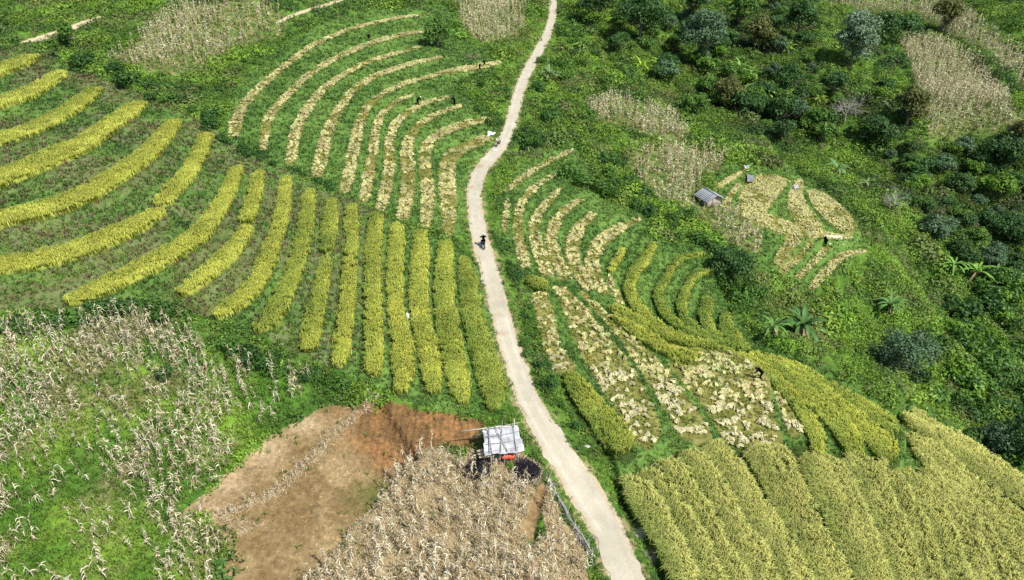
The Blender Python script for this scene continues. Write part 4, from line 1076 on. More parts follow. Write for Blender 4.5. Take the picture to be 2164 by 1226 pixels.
BAN = [(1690, 712, 2.9, 'largest dark banana plant above the rice crest', (.05, .115, .045), 13, 5), (1630, 708, 2.0, 'smaller banana plant just left of the largest one', (.09, .18, .06), 7, 0),
 (1875, 662, 2.3, 'spiky banana plant halfway down the ravine slope', (.08, .16, .07), 15, 1), (1765, 372, 2.6, 'blue green banana plant above the small golden field', (.10, .19, .10), 9, 0),
 (1828, 400, 2.2, 'banana plant with a pale broken leaf at the edge of the small field', (.12, .19, .09), 6, 2), (1886, 448, 2.2, 'banana plant at the head of the shaded furrow', (.10, .22, .05), 7, 0),
 (2010, 575, 2.6, 'banana plant at the left end of the lower right clump', (.10, .21, .06), 8, 0), (2058, 590, 2.6, 'banana plant in the middle of the lower right clump', (.12, .24, .06), 9, 0),
 (2095, 600, 2.6, 'banana plant at the right end of the lower right clump', (.09, .18, .06), 8, 0), (2130, 625, 2.4, 'dull green banana plant nearest the right edge', (.07, .13, .06), 7, 0),
 (1160, 175, 2.8, 'grey green fan leaved plant beside the upper road', (.10, .17, .09), 16, 0), (1560, 158, 3.0, 'banana plant at the left of the upper ravine clump', (.12, .22, .06), 9, 0),
 (1585, 170, 3.0, 'banana plant right of centre in the upper ravine clump', (.10, .19, .05), 9, 0), (1620, 215, 2.8, 'lime banana plant below the upper ravine clump', (.16, .27, .07), 8, 0),
 (1570, 205, 2.6, 'banana plant low on the left of the upper ravine clump', (.13, .22, .07), 8, 0), (1725, 225, 2.4, 'banana plant with yellowish leaves left of the bare tree', (.20, .27, .08), 8, 1),
 (1352, 152, 2.6, 'lime green banana plant below the broad dark tree', (.20, .33, .05), 9, 0), (1392, 148, 2.4, 'second lime green banana plant below the broad dark tree', (.22, .34, .05), 8, 0),
 (1662, 115, 2.6, 'bright banana plant at the foot of the dark upright tree', (.17, .30, .05), 7, 0), (1722, 55, 2.6, 'bright banana plant left of the grey green tree', (.17, .30, .05), 7, 0)]
for i, (px, py, s_, lab, c_, nl_, dd_) in enumerate(BAN): banana(px, py, s_, lab, c_, nl_, i, dd_)
x, y, z = at(598, 775)
g = Geo(); leaves(g, np.array([[0, 0, .5], [.0, -.25, .25]]), np.array([[0, -.5, .8], [.3, -.4, .8]]), .5, .28, (.34, .48, .08)); o = add('leafy_plant', g.mesh('leafy_plant'), M_leaf); o.location = (x, y, z)
tag(o, 'two big pale yellow green leaves among the bushes above the brown field', 'plant')
for i in range(3): pass

# ------------------------------------------------------------------ dead corn
def corn_tmpl(r, simple=False):
    g = Geo(); hgt = r.uniform(1.45, 1.95); a = r.uniform(0, 6.28); ln = r.uniform(0, .35)
    top = np.array([math.cos(a) * ln, math.sin(a) * ln, hgt]); sc0 = np.array([.50, .42, .27])
    w_ = .022 if not simple else .045
    tube(g, [(0, 0, 0), top * .5 + [0, 0, .03], top], [w_, w_ * .8, w_ * .4], 3, sc0 * .85, cap=False)
    for k in range(12 if not simple else 5):
        t = r.uniform(.15, .97); p = top * t; az = r.uniform(0, 6.28); L = r.uniform(.28, .58); wd = r.uniform(.038, .066) * (1 if not simple else 2.2)
        d = np.array([math.cos(az) * .7, math.sin(az) * .7, .7]); sd = np.array([-math.sin(az), math.cos(az), r.normal(0, .5)]); sd /= np.linalg.norm(sd)
        m = 6 if not simple else 4; V = []; c = np.array([.82, .74, .53]) * r.uniform(.6, 1.12)
        if r.random() < .18: c = np.array([.42, .30, .17])
        for j in range(m):
            ww = wd * (1 - .75 * j / (m - 1)) * .5; V += [p - sd * ww, p + sd * ww]
            p = p + d * L / (m - 1); d = d + np.array([r.normal(0, .28), r.normal(0, .28), -.75 if j < 3 else -.3]); d /= np.linalg.norm(d)
            sd = sd + r.normal(0, .25, 3); sd /= np.linalg.norm(sd)
            if p[2] < .04: p[2] = .04
        g.put(V, [[2 * j, 2 * j + 1, 2 * j + 3, 2 * j + 2] for j in range(m - 1)], None, c)
    # tassel
    for k in range(4):
        q = top + r.normal(0, .03, 3); e = q + np.array([r.normal(0, .13), r.normal(0, .13), r.uniform(.08, .22)]); sd = np.array([.012, .004, 0]) * (1 if not simple else 2)
        g.put([q - sd, q + sd, e], None, [[0, 1, 2]], (.62, .54, .36))
    return g.arr()
r = np.random.default_rng(41)
CTM = [corn_tmpl(r) for _ in range(9)]; CTS = [corn_tmpl(r, True) for _ in range(6)]
cps = []
def corn_field(pg, sx, sy, keep, ang, r, fid, inner=None, smin=.8, smax=1.1):
    Q = W(pg); c = Q.mean(0); ext = max(np.ptp(Q[:, 0]), np.ptp(Q[:, 1]))
    a, b = np.meshgrid(np.arange(-ext, ext, sx), np.arange(-ext, ext, sy)); a = a.ravel() + r.normal(0, sx * (.13 if fid < 3 else .27), a.size); b = b.ravel() + r.normal(0, sy * .3, b.size)
    x = c[0] + a * math.cos(ang) - b * math.sin(ang); y = c[1] + a * math.sin(ang) + b * math.cos(ang)
    k = inside(x, y, Q); x, y = x[k], y[k]
    k = r.random(len(x)) < keep(x, y); x, y = x[k], y[k]
    rr = look(reg, x, y); k = (rr != 5) & (rr != 2) & (rr != 3) & (rr != 4); x, y = x[k], y[k]
    z = gz(x, y); s = r.uniform(smin, smax, len(x))
    for i in range(len(x)): cps.append((x[i], y[i], z[i], r.uniform(0, 6.28), s[i], fid))
corn_field(CORN1, .80, .36, lambda x, y: .36 * sstep(.38, .56, fbm(x, y, 3.2, 3, 50)) * 1.6 + .13, .12, r, 1, smin=.85, smax=1.25)
corn_field(CORN2, .74, .34, lambda x, y: .60 * sstep(.32, .5, fbm(x, y, 2.2, 2, 51)) + .08, .05, r, 2, smin=.85, smax=1.3)
corn_field(CORN3, 1.0, .7, lambda x, y: .25 + .7 * sstep(.35, .6, fbm(x, y, 6, 2, 52)), .5, r, 3)
corn_field(CORN4, .9, .7, lambda x, y: .55 * sstep(.35, .6, fbm(x, y, 4, 2, 53)) + .1, 0, r, 3)
corn_field(CORN5, .9, .6, lambda x, y: .75 * sstep(.35, .55, fbm(x, y, 4, 2, 54)) + .1, 0, r, 3)
corn_field(CORN6, .8, .6, lambda x, y: .85 * sstep(.3, .5, fbm(x, y, 4, 2, 55)) + .1, 0, r, 3)
corn_field(CORN7, 1.0, .8, lambda x, y: .62 + .38 * sstep(.3, .5, fbm(x, y, 5, 3, 56)), .1, r, 3)
corn_field(CORN8, 1.1, .9, lambda x, y: .55 + .4 * sstep(.3, .5, fbm(x, y, 5, 3, 57)), .1, r, 3)
for p in along([(800, 845), (740, 890), (690, 940), (640, 990), (590, 1040), (520, 1070), (460, 1100), (410, 1110)], 70, 9, r):
    q = at(*p); cps.append((*q, r.uniform(0, 6.28), r.uniform(.4, .6), 4))
cp = np.array([q[:6] for q in cps]); px, py, d = project(cp[:, 0], cp[:, 1], cp[:, 2])
vis = (px > 0) & (px < 2164) & (py > 10) & (py < 1226)
order = np.argsort(np.where(vis, d / cp[:, 4], 1e6)); sel = order[:300]; rest = np.setdiff1d(np.arange(len(cp)), sel)
CM = [mesh_from('dry_corn_stalk', *t) for t in CTM]
for i, k in enumerate(sel):
    o = add('dry_corn_stalk', CM[i % 9], M_dry); o.location = cp[k, :3]; o.rotation_euler = (r.normal(0, .13) + (r.random() < .12) * r.normal(0, .9), r.normal(0, .13), cp[k, 3]); o.scale = (cp[k, 4],) * 3
    f = int(cp[k, 5])
    tag(o, {1: 'dead pale corn stalk standing in the bright green weeds at the lower left', 2: 'dead pale corn stalk in the crowded dry patch below the white roofed hut'}.get(f, 'dead corn stalk in the line of debris across the brown field'), 'corn stalk',
        {1: 'dead corn stalks among the green weeds', 2: 'dead corn stalks in the dry patch below the hut'}.get(f, 'dead corn along the brown field'))
G = Geo()
for v in range(9):
    k = rest[(rest % 9 == v) & (d[rest] < 75)]; stamp(G, CTM[v], cp[k, :3], cp[k, 3], cp[k, 4], jit(len(k), .1, r))
for v in range(6):
    k = rest[(rest % 6 == v) & (d[rest] >= 75)]; stamp(G, CTS[v], cp[k, :3], cp[k, 3], cp[k, 4] * np.clip(d[k] / 110, 1, 1.4), jit(len(k), .12, r) * np.array([[1.16, 1.2, 1.12]]))
tag(add('dead_corn', G.mesh('dead_corn'), M_straw), 'standing dead corn covering the rest of the dry fields', 'dead corn', kind='stuff')
print('corn', len(cp))
# fallen stalks and leaf litter
G = Geo(); Q = W(CORN2); pts = []
x = r.uniform(Q[:, 0].min(), Q[:, 0].max(), 16000); y = r.uniform(Q[:, 1].min(), Q[:, 1].max(), 16000); k = (look(reg, x, y) == 7) & (np.hypot(x - hp_[0, 0], y - hp_[0, 1]) > .9) & (np.hypot(x - hp_[1, 0], y - hp_[1, 1]) > 1.0); x, y = x[k], y[k]
dl = np.array(along([(800, 845), (740, 890), (690, 940), (640, 990), (590, 1040), (520, 1070), (470, 1090)], 900, 9, r)); q = unproj(dl[:, 0], dl[:, 1], 0, gz)
dl2 = area([(400, 1080), (500, 1090), (560, 1110), (430, 1180), (350, 1110)], 700, r); q2 = unproj(dl2[:, 0], dl2[:, 1], 0, gz)
Q1 = W(CORN1); x1 = r.uniform(Q1[:, 0].min(), Q1[:, 0].max(), 9000); y1 = r.uniform(Q1[:, 1].min(), Q1[:, 1].max(), 9000); k = (look(reg, x1, y1) == 6) & (fbm(x1, y1, 3.2, 3, 50) > .5); x1, y1 = x1[k], y1[k]
x = np.concatenate([x, q[:, 0], q2[:, 0], x1]); y = np.concatenate([y, q[:, 1], q2[:, 1], y1]); n = len(x)
z = gz(x, y); a = r.uniform(0, 6.28, n); L = r.uniform(.12, .45, n); wd = r.uniform(.015, .04, n)
dv = np.stack([np.cos(a), np.sin(a), r.normal(0, .15, n)], -1); sv = np.stack([-np.sin(a), np.cos(a), 0 * a], -1)
P = np.stack([x, y, z + .05 + np.abs(r.normal(0, .05, n))], -1)
V = np.stack([P - dv * L[:, None] / 2 - sv * wd[:, None] / 2, P - dv * L[:, None] / 2 + sv * wd[:, None] / 2, P + dv * L[:, None] / 2 + sv * wd[:, None] / 2, P + dv * L[:, None] / 2 - sv * wd[:, None] / 2], 1).reshape(-1, 3)
C = np.repeat(mix(col_(.36, .26, .14), col_(.66, .57, .38), r.random(n)), 4, 0)
G.put(V, np.arange(n * 4).reshape(-1, 4), None, C)
tag(add('corn_litter', G.mesh('corn_litter'), M_straw), 'dry corn leaves and stems littering the ground', 'litter', kind='stuff')

# ------------------------------------------------------------------ built things
M_wood = new_mat('weathered_wood', .85, .15, noise=(14, .25))
M_sheet = new_mat('plastic_sheet', .45, .4, noise=(5, .06))
M_dark = new_mat('dark_plastic', .5, .4)
def empty(name, loc, rz=0):
    o = bpy.data.objects.new(name, None); col.objects.link(o); o.location = loc; o.rotation_euler = (0, 0, rz); return o
def piece(name, fn, mat, parent, smooth=False):
    g = Geo(); fn(g); return add(name, g.mesh(name, smooth), mat, parent)
GREY = np.array([.46, .44, .40]); TAN = np.array([.55, .43, .28])
# hut with a white sheet roof beside the road
hx, hy, hz = at(1062, 962)
S_ = depth_of(hx, hy, hz) / FPX        # metres per photo pixel there
hut = tag(empty('field_hut', (hx, hy, hz), .16), 'open pole hut roofed with a white sheet under lashed poles, beside the road', 'hut')
hw_, hd_ = 32 * S_, .85; hf_, hb_ = 1.25, 1.75     # half width, half depth, front and back roof height
for sx in (-1, 0, 1):
    for sy in (-1, 1):
        top = (hf_ if sy < 0 else hb_) + (.9 if (sx == 1 and sy == 1) else .25)
        piece('post', lambda g: tube(g, [(sx * hw_ * .88, sy * hd_, -.3), (sx * hw_ * .88 + .02, sy * hd_, top * .5), (sx * hw_ * .9, sy * hd_, top)], [.05, .045, .04], 7, GREY), M_wood, hut)
def roof(g):
    nx, ny = 26, 16; V = []
    for j in range(ny):
        for i in range(nx):
            u, v = i / (nx - 1) * 2 - 1, j / (ny - 1) * 2 - 1
            z_ = (hf_ + hb_) / 2 + v * (hb_ - hf_) / 2 + .03 * math.sin(i * 1.9 + v * 1.3) + .035 * (vnoise(i * .35, j * .5)) + .05 + .04 * math.sin(j * 2.4 + i * .25)
            V.append((u * (hw_ + .14 + .10 * vnoise(j * .7, 3) + .10 * (v < 0)) , v * (hd_ + .22 + .12 * vnoise(i * .5, 8)), z_))
    Q = [[j * nx + i, j * nx + i + 1, (j + 1) * nx + i + 1, (j + 1) * nx + i] for j in range(ny - 1) for i in range(nx - 1)]
    V = np.array(V); k = len(V); V2 = np.vstack([V, V - [0, 0, .02]])
    tone = .30 + .36 * np.array([vnoise(q[0] * 2.3 + 4, q[1] * 3.1) for q in V2]); g.put(V2, Q + [[d_ + k for d_ in q[::-1]] for q in Q], None, tone[:, None] * np.array([.98, 1.0, 1.05]))
piece('roof_sheet', roof, M_sheet, hut, True)
rr_ = np.random.default_rng(5)
def rz_(v): return (hf_ + hb_) / 2 + v / hd_ * (hb_ - hf_) / 2 + .15
for k in range(4):
    v = -hd_ * 1.05 + k * 2.1 * hd_ / 3
    piece('roof_pole', lambda g: tube(g, [(-hw_ - .15, v, rz_(v)), (0, v + rr_.uniform(-.02, .12), rz_(v) + .02), (hw_ + rr_.uniform(.0, .3), v + rr_.uniform(-.05, .3), rz_(v) + .04)], [.03, .028, .022], 6, GREY * rr_.uniform(.7, 1.0)), M_wood, hut)
for k, (x0, x1) in enumerate([(-.95, -.75), (-.25, .2), (.78, .86), (.2, -.4), (-.8, -.82)]):
    piece('roof_pole', lambda g: tube(g, [(x0 * hw_, -hd_ - .25, rz_(-hd_) + .05), (x1 * hw_, hd_ + (.2 if k != 1 else .7), rz_(hd_) + .08)], [.035, .028], 6, GREY * rr_.uniform(.6, .95)), M_wood, hut)
piece('ridge_pole', lambda g: tube(g, [(-hw_ - 1.75, hd_ + .25, hb_ + .02), (-hw_, hd_ + .2, hb_ + .10), (hw_ * .6, hd_ + .1, hb_ + .12)], [.035, .05, .05], 7, (.52, .48, .43)), M_wood, hut)
piece('brace', lambda g: tube(g, [(-hw_ - 1.0, hd_ + .95, .15), (-hw_ - .05, hd_ + .1, hb_ - .1)], [.07, .07], 7, (.50, .42, .27)), M_wood, hut)
for k in range(3):
    piece('plank', lambda g: box(g, (-hw_ - .22 + k * .05, -.15 - k * .28, .95 - k * .06), (1.15, .22, .035), .12 - k * .05, TAN * (1.0 + .2 * k)), M_wood, hut)
piece('floor', lambda g: [box(g, (0, -hd_ + .18 + k * .24, .42), (2 * hw_ * .92, .19, .05), 0, TAN * (.6 + .05 * (k % 3))) for k in range(9)], M_wood, hut)
for k in range(4):
    xx = -hw_ * .75 + k * hw_ * .45
    piece('rail', lambda g: tube(g, [(xx, -hd_ - .02, .1), (xx + .04, -hd_ - .05, hf_ + .02)], [.035, .03], 6, GREY * 1.1), M_wood, hut)
bagp = tag(empty('tarpaulin', (hx + hw_ * .35, hy - hd_ * .8, hz + .46)), 'crumpled orange red tarpaulin on the floor of the white roofed hut', 'tarpaulin')
def blob(g, sx, sy, sz, c, seed, n_=14, m_=9, amp=.18):
    V = []
    for j in range(m_):
        ph = math.pi * j / (m_ - 1)
        for i in range(n_):
            a = 2 * math.pi * i / n_; q = 1 + amp * (vnoise(math.cos(a) * 1.7 + seed + 5, math.sin(a) * 1.7 + ph * 1.6 + seed) * 2 - 1)
            V.append((sx * math.sin(ph) * math.cos(a) * q, sy * math.sin(ph) * math.sin(a) * q, sz * math.cos(ph) * q + sz * .8))
    g.put(V, [[j * n_ + i, (j + 1) * n_ + i, (j + 1) * n_ + (i + 1) % n_, j * n_ + (i + 1) % n_] for j in range(m_ - 1) for i in range(n_)], None, c)
piece('cloth', lambda g: blob(g, .42, .28, .20, (.68, .10, .05), 3, amp=.5), M_sheet, bagp, True)
# burnt heaps
for px, py, s_, lab in ((1009, 982, .62, 'black burnt heap on the left below the white roofed hut'), (1112, 984, .74, 'black burnt heap on the right below the white roofed hut, beside the road')):
    x, y, z = at(px, py + 12); g = Geo(); r = np.random.default_rng(px)
    blob(g, s_ * 1.1, s_ * .95, s_ * .30, (.012, .010, .012), px * .1, 18, 9, .35)
    n = 420; a = r.uniform(0, 6.28, n); q = np.sqrt(r.random(n)) * s_ * 1.3 * (.75 + .55 * vnoise(np.cos(a) * 2 + 5 + px, np.sin(a) * 2 + 5)); P = np.stack([q * np.cos(a), q * np.sin(a) * .9, np.maximum(0, .42 * s_ * (1 - (q / s_ / 1.3) ** 2))], -1)
    blades(g, P, r.uniform(.08, .28, n), r.uniform(.1, .4, n), .035, np.array([.012, .010, .014]), np.array([.03, .026, .034]) * np.where(r.random((n, 1)) < .05, 9, 1), None, .6, r)
    o = add('burnt_heap', g.mesh('burnt_heap'), M_straw); o.location = (x, y, z); tag(o, lab, 'burnt heap')
x, y, z = at(1078, 990); o = add('weed_tuft', shrub_mesh(np.random.default_rng(8), .38, .4, 300, .14, .05, (.10, .22, .02), (.2, .36, .04), 4), M_leaf); o.location = (x, y, z); tag(o, 'small bright green weed between the two black burnt heaps', 'weed')
# wooden hut
wx_, wy_, wz_ = at(1497, 432); S2 = depth_of(wx_, wy_, wz_) / FPX
h2 = tag(empty('wooden_hut', (wx_, wy_, wz_ - .1), .42), 'small plank hut with a low grey gable roof beside the golden field', 'hut')
a_, b_, wh = 23 * S2 - .4, 1.15, 1.5
rh = .6
def walls(g):
    for k in range(12):
        for sy in (-1, 1):
            t = (k + .5) / 12; xx = -a_ + t * 2 * a_; hgt_ = wh + rh * (1 - abs(2 * t - 1)) - .05
            box(g, (xx, sy * b_, hgt_ / 2), (2 * a_ / 12 - .012, .05, hgt_), 0, np.array([.50, .43, .36]) * rr_.uniform(.8, 1.15))
    for k in range(16):
        for sx in (-1, 1):
            box(g, (sx * a_, -b_ + (k + .5) * 2 * b_ / 16, wh / 2), (.05, 2 * b_ / 16 - .012, wh), 0, np.array([.42, .38, .33]) * rr_.uniform(.8, 1.15))
piece('wall', walls, M_wood, h2)
for sx in (-1, 1):
    def slope(g):
        for k in range(9):
            y_ = -b_ - .45 + (k + .5) * (2 * b_ + .9) / 9; hw2 = a_ + .5
            c = np.array([.40, .41, .43]) * rr_.uniform(.85, 1.12); zt = wh + rh + .08; zb = wh + .08 - .5 * rh / a_
            V = np.array([(0, -.5, zt), (sx * hw2, -.5, zb), (sx * hw2, .5, zb), (0, .5, zt)]) * [1, (2 * b_ + .9) / 9 * .98, 1] + [0, y_, .012 * (k % 2)]
            V = np.vstack([V, V - [0, 0, .05]]); g.put(V, [[0, 1, 2, 3], [7, 6, 5, 4], [0, 4, 5, 1], [1, 5, 6, 2], [2, 6, 7, 3]], None, c)
    piece('roof', slope, M_wood, h2)
piece('ridge_board', lambda g: box(g, (0, 0, wh + rh + .11), (.22, 2 * b_ + .95, .05), 0, (.30, .30, .31)), M_wood, h2)
piece('door', lambda g: box(g, (-.1, -b_ - .035, .85), (.75, .04, 1.65), 0, (.36, .31, .26)), M_wood, h2)
# wattle fence along the lane
r = np.random.default_rng(66); fp = along([(1150, 1008), (1175, 1050), (1200, 1100), (1228, 1145), (1256, 1190)], 30, 1.0, r)
P = np.array([at(*p) for p in fp]); P = P[np.argsort(-P[:, 1])]; O = P[len(P) // 2].copy()
fence = tag(empty('brush_fence', O), 'low grey fence of leaning sticks between the dead corn and the lane', 'fence')
for k in range(0, 30, 2):
    p = P[k] - O; piece('post', lambda g: tube(g, [p + [0, 0, -.2], p + [r.normal(0, .12), r.normal(0, .12), r.uniform(.6, 1.0)]], [.035, .022], 5, GREY * r.uniform(.6, 1.0)), M_wood, fence)
for hh_ in (.25, .45, .65):
    piece('rail', lambda g: tube(g, [q - O + [r.normal(0, .05), 0, hh_ + r.normal(0, .06)] for q in P[::3]], .028, 5, GREY * r.uniform(.7, 1.0)), M_wood, fence)
def brush(g):
    for k in range(90):
        p = P[r.integers(0, 30)] - O; a = r.normal(size=3) * [.25, .6, .2]; a[2] = abs(a[2]) + .25; tube(g, [p - a * [1, 1, 0] + [0, 0, .05], p + a], [.018, .01], 4, GREY * r.uniform(.5, 1.1), cap=False)
piece('brushwood', brush, M_wood, fence)

# ------------------------------------------------------------------ people and motorbikes
M_skin = new_mat('skin', .6, .3); M_cloth = new_mat('clothing', .9, .1)
def capsule(g, a, b, ra, rb, c):
    a = np.asarray(a, float); b = np.asarray(b, float); d = b - a; L = np.linalg.norm(d) + 1e-6; d = d / L
    pts, rad = [], []
    for k in range(4): th = math.pi / 2 * k / 4; pts.append(a - d * ra * math.cos(th)); rad.append(max(ra * math.sin(th), .002))
    for k in range(3): t = k / 2; pts.append(a + d * L * t); rad.append(ra + (rb - ra) * t)
    for k in range(1, 5): th = math.pi / 2 * k / 4; pts.append(b + d * rb * math.sin(th)); rad.append(max(rb * math.cos(th), .002))
    tube(g, pts, rad, 10, c)
def remesh(o, v):
    m = o.modifiers.new('remesh', 'REMESH'); m.mode = 'VOXEL'; m.voxel_size = v; m.use_smooth_shade = True
def person(px, py, rz, pose, label, shirt, trousers, hat, z_off=0.0, loc=None, scale=1.0):
    x, y, z = at(px, py) if loc is None else loc
    root = empty('person', (x, y, z + z_off), rz); root.scale = (scale,) * 3; tag(root, label, 'person')
    if pose == 'bend':
        pel = (0, 0, .88); chest = (0, .36, 1.12); neck = (0, .50, 1.14); head = (0, .62, 1.12)
        sh = [(s * .17, .42, 1.12) for s in (-1, 1)]; el = [(s * .2, .50, .84) for s in (-1, 1)]; ha = [(s * .12, .62, .60) for s in (-1, 1)]
        hip = [(s * .10, 0, .86) for s in (-1, 1)]; kn = [(s * .13, .08, .46) for s in (-1, 1)]; an = [(s * .15, -.02 + .12 * s, .08) for s in (-1, 1)]
    elif pose == 'ride':
        pel = (0, -.12, .80); chest = (0, .06, 1.22); neck = (0, .10, 1.38); head = (0, .15, 1.53)
        sh = [(s * .19, .06, 1.30) for s in (-1, 1)]; el = [(s * .34, .22, 1.10) for s in (-1, 1)]; ha = [(s * .31, .46, 1.02) for s in (-1, 1)]
        hip = [(s * .11, -.10, .78) for s in (-1, 1)]; kn = [(s * .20, .30, .66) for s in (-1, 1)]; an = [(s * .17, .14, .26) for s in (-1, 1)]
    else:
        pel = (0, 0, .90); chest = (0, .03, 1.28); neck = (0, .04, 1.44); head = (0, .07, 1.58)
        sh = [(s * .19, .03, 1.36) for s in (-1, 1)]; el = [(s * .26, .05, 1.08) for s in (-1, 1)]; ha = [(s * .22, .25, .98) for s in (-1, 1)]
        hip = [(s * .10, 0, .88) for s in (-1, 1)]; kn = [(s * .11, .05 + .1 * s, .48) for s in (-1, 1)]; an = [(s * .12, .14 * s, .08) for s in (-1, 1)]
    sk = (.34, .20, .13); g = Geo(); A3 = np.array
    capsule(g, pel, chest, .115, .14, sk); capsule(g, chest, neck, .10, .055, sk); capsule(g, neck, head, .05, .06, sk)
    capsule(g, A3(head) - [0, .01, .02], A3(head) + [0, .015, .05], .085, .095, sk); capsule(g, A3(head) + [0, .09, -.01], A3(head) + [0, .11, -.02], .016, .018, sk)
    for s in (0, 1):
        sg = (-1, 1)[s]
        capsule(g, chest, sh[s], .08, .06, sk); capsule(g, sh[s], el[s], .05, .040, sk); capsule(g, el[s], ha[s], .038, .026, sk)
        capsule(g, pel, hip[s], .10, .095, sk); capsule(g, hip[s], kn[s], .088, .058, sk); capsule(g, kn[s], an[s], .054, .036, sk)
        capsule(g, an[s], A3(an[s]) + [0, .17, -.05], .038, .03, sk); capsule(g, A3(head) + [sg * .09, 0, 0], A3(head) + [sg * .10, -.005, .035], .014, .014, sk)
        d = A3(ha[s]) - A3(el[s]); d /= np.linalg.norm(d); sd = np.cross(d, [0, 0, 1.0]); sd /= np.linalg.norm(sd) + 1e-6; up = np.cross(sd, d)
        capsule(g, ha[s], A3(ha[s]) + d * .07, .028, .034, sk)
        for k in range(4):
            p0 = A3(ha[s]) + d * .085 + sd * (.024 * (k - 1.5)); l = (.062, .074, .07, .055)[k]
            capsule(g, p0, p0 + d * l * .6 - up * .012, .0095, .009, sk); capsule(g, p0 + d * l * .6 - up * .012, p0 + d * l * .8 - up * .045, .009, .008, sk)
        capsule(g, A3(ha[s]) + d * .02 + sd * sg * .028, A3(ha[s]) + d * .06 + sd * sg * .06 - up * .015, .012, .009, sk)
    o = add('body', g.mesh('body'), M_skin, root); remesh(o, .011)
    g = Geo(); capsule(g, A3(pel) + [0, 0, .03], chest, .145, .172, shirt); capsule(g, chest, A3(chest) * .5 + A3(neck) * .5, .14, .09, shirt)
    for s in (0, 1): capsule(g, chest, sh[s], .11, .085, shirt); capsule(g, sh[s], el[s], .075, .058, shirt); capsule(g, el[s], A3(el[s]) * .3 + A3(ha[s]) * .7, .055, .044, shirt)
    o = add('shirt', g.mesh('shirt'), M_cloth, root); remesh(o, .016)
    g = Geo(); capsule(g, pel, A3(pel) + [0, 0, .05], .15, .14, trousers)
    for s in (0, 1): capsule(g, pel, hip[s], .125, .12, trousers); capsule(g, hip[s], kn[s], .115, .082, trousers); capsule(g, kn[s], A3(an[s]) + [0, 0, .06], .078, .06, trousers)
    o = add('trousers', g.mesh('trousers'), M_cloth, root); remesh(o, .016)
    g = Geo(); hc = A3(head) + [0, .0, .065]
    if hat[0] == 'cone':
        n_ = 20; V = [hc + [0, 0, .13]] + [hc + [.24 * math.cos(k * 2 * math.pi / n_), .24 * math.sin(k * 2 * math.pi / n_), -.02] for k in range(n_)] + [hc + [0, 0, .10]]
        g.put(V, None, [[0, 1 + k, 1 + (k + 1) % n_] for k in range(n_)] + [[n_ + 1, 1 + (k + 1) % n_, 1 + k] for k in range(n_)], hat[1]); add('hat', g.mesh('hat'), M_cloth, root)
    else:
        capsule(g, hc - [0, .02, .04], hc - [0, 0, .0], .112, .108, hat[1]); o = add(hat[0], g.mesh(hat[0], True), M_dark if hat[0] == 'helmet' else M_cloth, root)
    return root
def torus(g, c, Rr, rr, colr, n_=28, m_=8):
    V = []
    for i in range(n_):
        a = 2 * math.pi * i / n_
        for j in range(m_): b = 2 * math.pi * j / m_; q = Rr + rr * math.cos(b); V.append((c[0] + rr * math.sin(b), c[1] + q * math.cos(a), c[2] + q * math.sin(a)))
    g.put(V, [[i * m_ + j, ((i + 1) % n_) * m_ + j, ((i + 1) % n_) * m_ + (j + 1) % m_, i * m_ + (j + 1) % m_] for i in range(n_) for j in range(m_)], None, colr)
def motorbike(x, y, z, rz, tilt, label, c):
    b = empty('motorbike', (x, y, z), rz); b.rotation_euler = (0, tilt, rz); tag(b, label, 'motorbike'); BK = (.02, .02, .022); ST = (.35, .35, .37)
    for yy in (-.6, .62):
        wh_ = piece('wheel', lambda g: tube(g, [(-.05, yy, .29), (.05, yy, .29)], [.05, .05], 10, ST), M_dark, b)
        piece('tyre', lambda g: torus(g, (0, yy, .29), .25, .042, BK), M_dark, wh_, True)
        piece('rim', lambda g: [torus(g, (0, yy, .29), .205, .014, ST, 24, 6)] + [tube(g, [(0, yy, .29), (0, yy + .2 * math.cos(a), .29 + .2 * math.sin(a))], .005, 4, ST, False) for a in np.arange(0, 6.28, .52)], M_dark, wh_)
    piece('frame', lambda g: [capsule(g, (0, -.35, .42), (0, .05, .36), .10, .11, BK), capsule(g, (0, .02, .36), (0, .42, .72), .06, .05, c), capsule(g, (0, -.62, .62), (0, -.1, .58), .085, .09, c), tube(g, [(.09, -.2, .3), (.12, -.85, .34)], [.03, .045], 8, ST)], M_dark, b, True)
    piece('fork', lambda g: [tube(g, [(s * .07, .62, .29), (s * .07, .46, .80)], .018, 6, ST) for s in (-1, 1)], M_dark, b)
    piece('seat', lambda g: [capsule(g, (0, -.62, .74), (0, -.05, .70), .11, .10, BK)], M_dark, b, True)
    piece('handlebar', lambda g: tube(g, [(-.33, .38, .98), (-.12, .44, .95), (.12, .44, .95), (.33, .38, .98)], .014, 6, BK), M_dark, b)
    piece('headlight', lambda g: capsule(g, (0, .50, .86), (0, .55, .86), .07, .06, (.7, .7, .68)), M_dark, b, True)
    piece('mudguard', lambda g: [tube(g, [(0, yy + .31 * math.cos(a), .29 + .31 * math.sin(a)) for a in np.linspace(.4, 2.6, 8)], .035, 6, c) for yy in (-.6, .62)], M_dark, b, True)
    return b
x, y, z = at(1022, 522); z += .05; x2, y2, _ = at(1010, 480); hd = math.atan2(y2 - y, x2 - x) - math.pi / 2
motorbike(x, y, z, hd, 0, 'motorbike being ridden up the pale lane', (.03, .03, .035))
person(0, 0, hd, 'ride', 'person in dark clothes and white helmet riding the motorbike up the lane', (.02, .02, .025), (.03, .03, .035), ('helmet', (.75, .75, .74)), loc=(x, y, z))
x, y, z = at(1053, 308); motorbike(x, y, z + .02, hd - .55, .12, 'dark motorbike parked at the road bend beside the sacks', (.10, .07, .09))
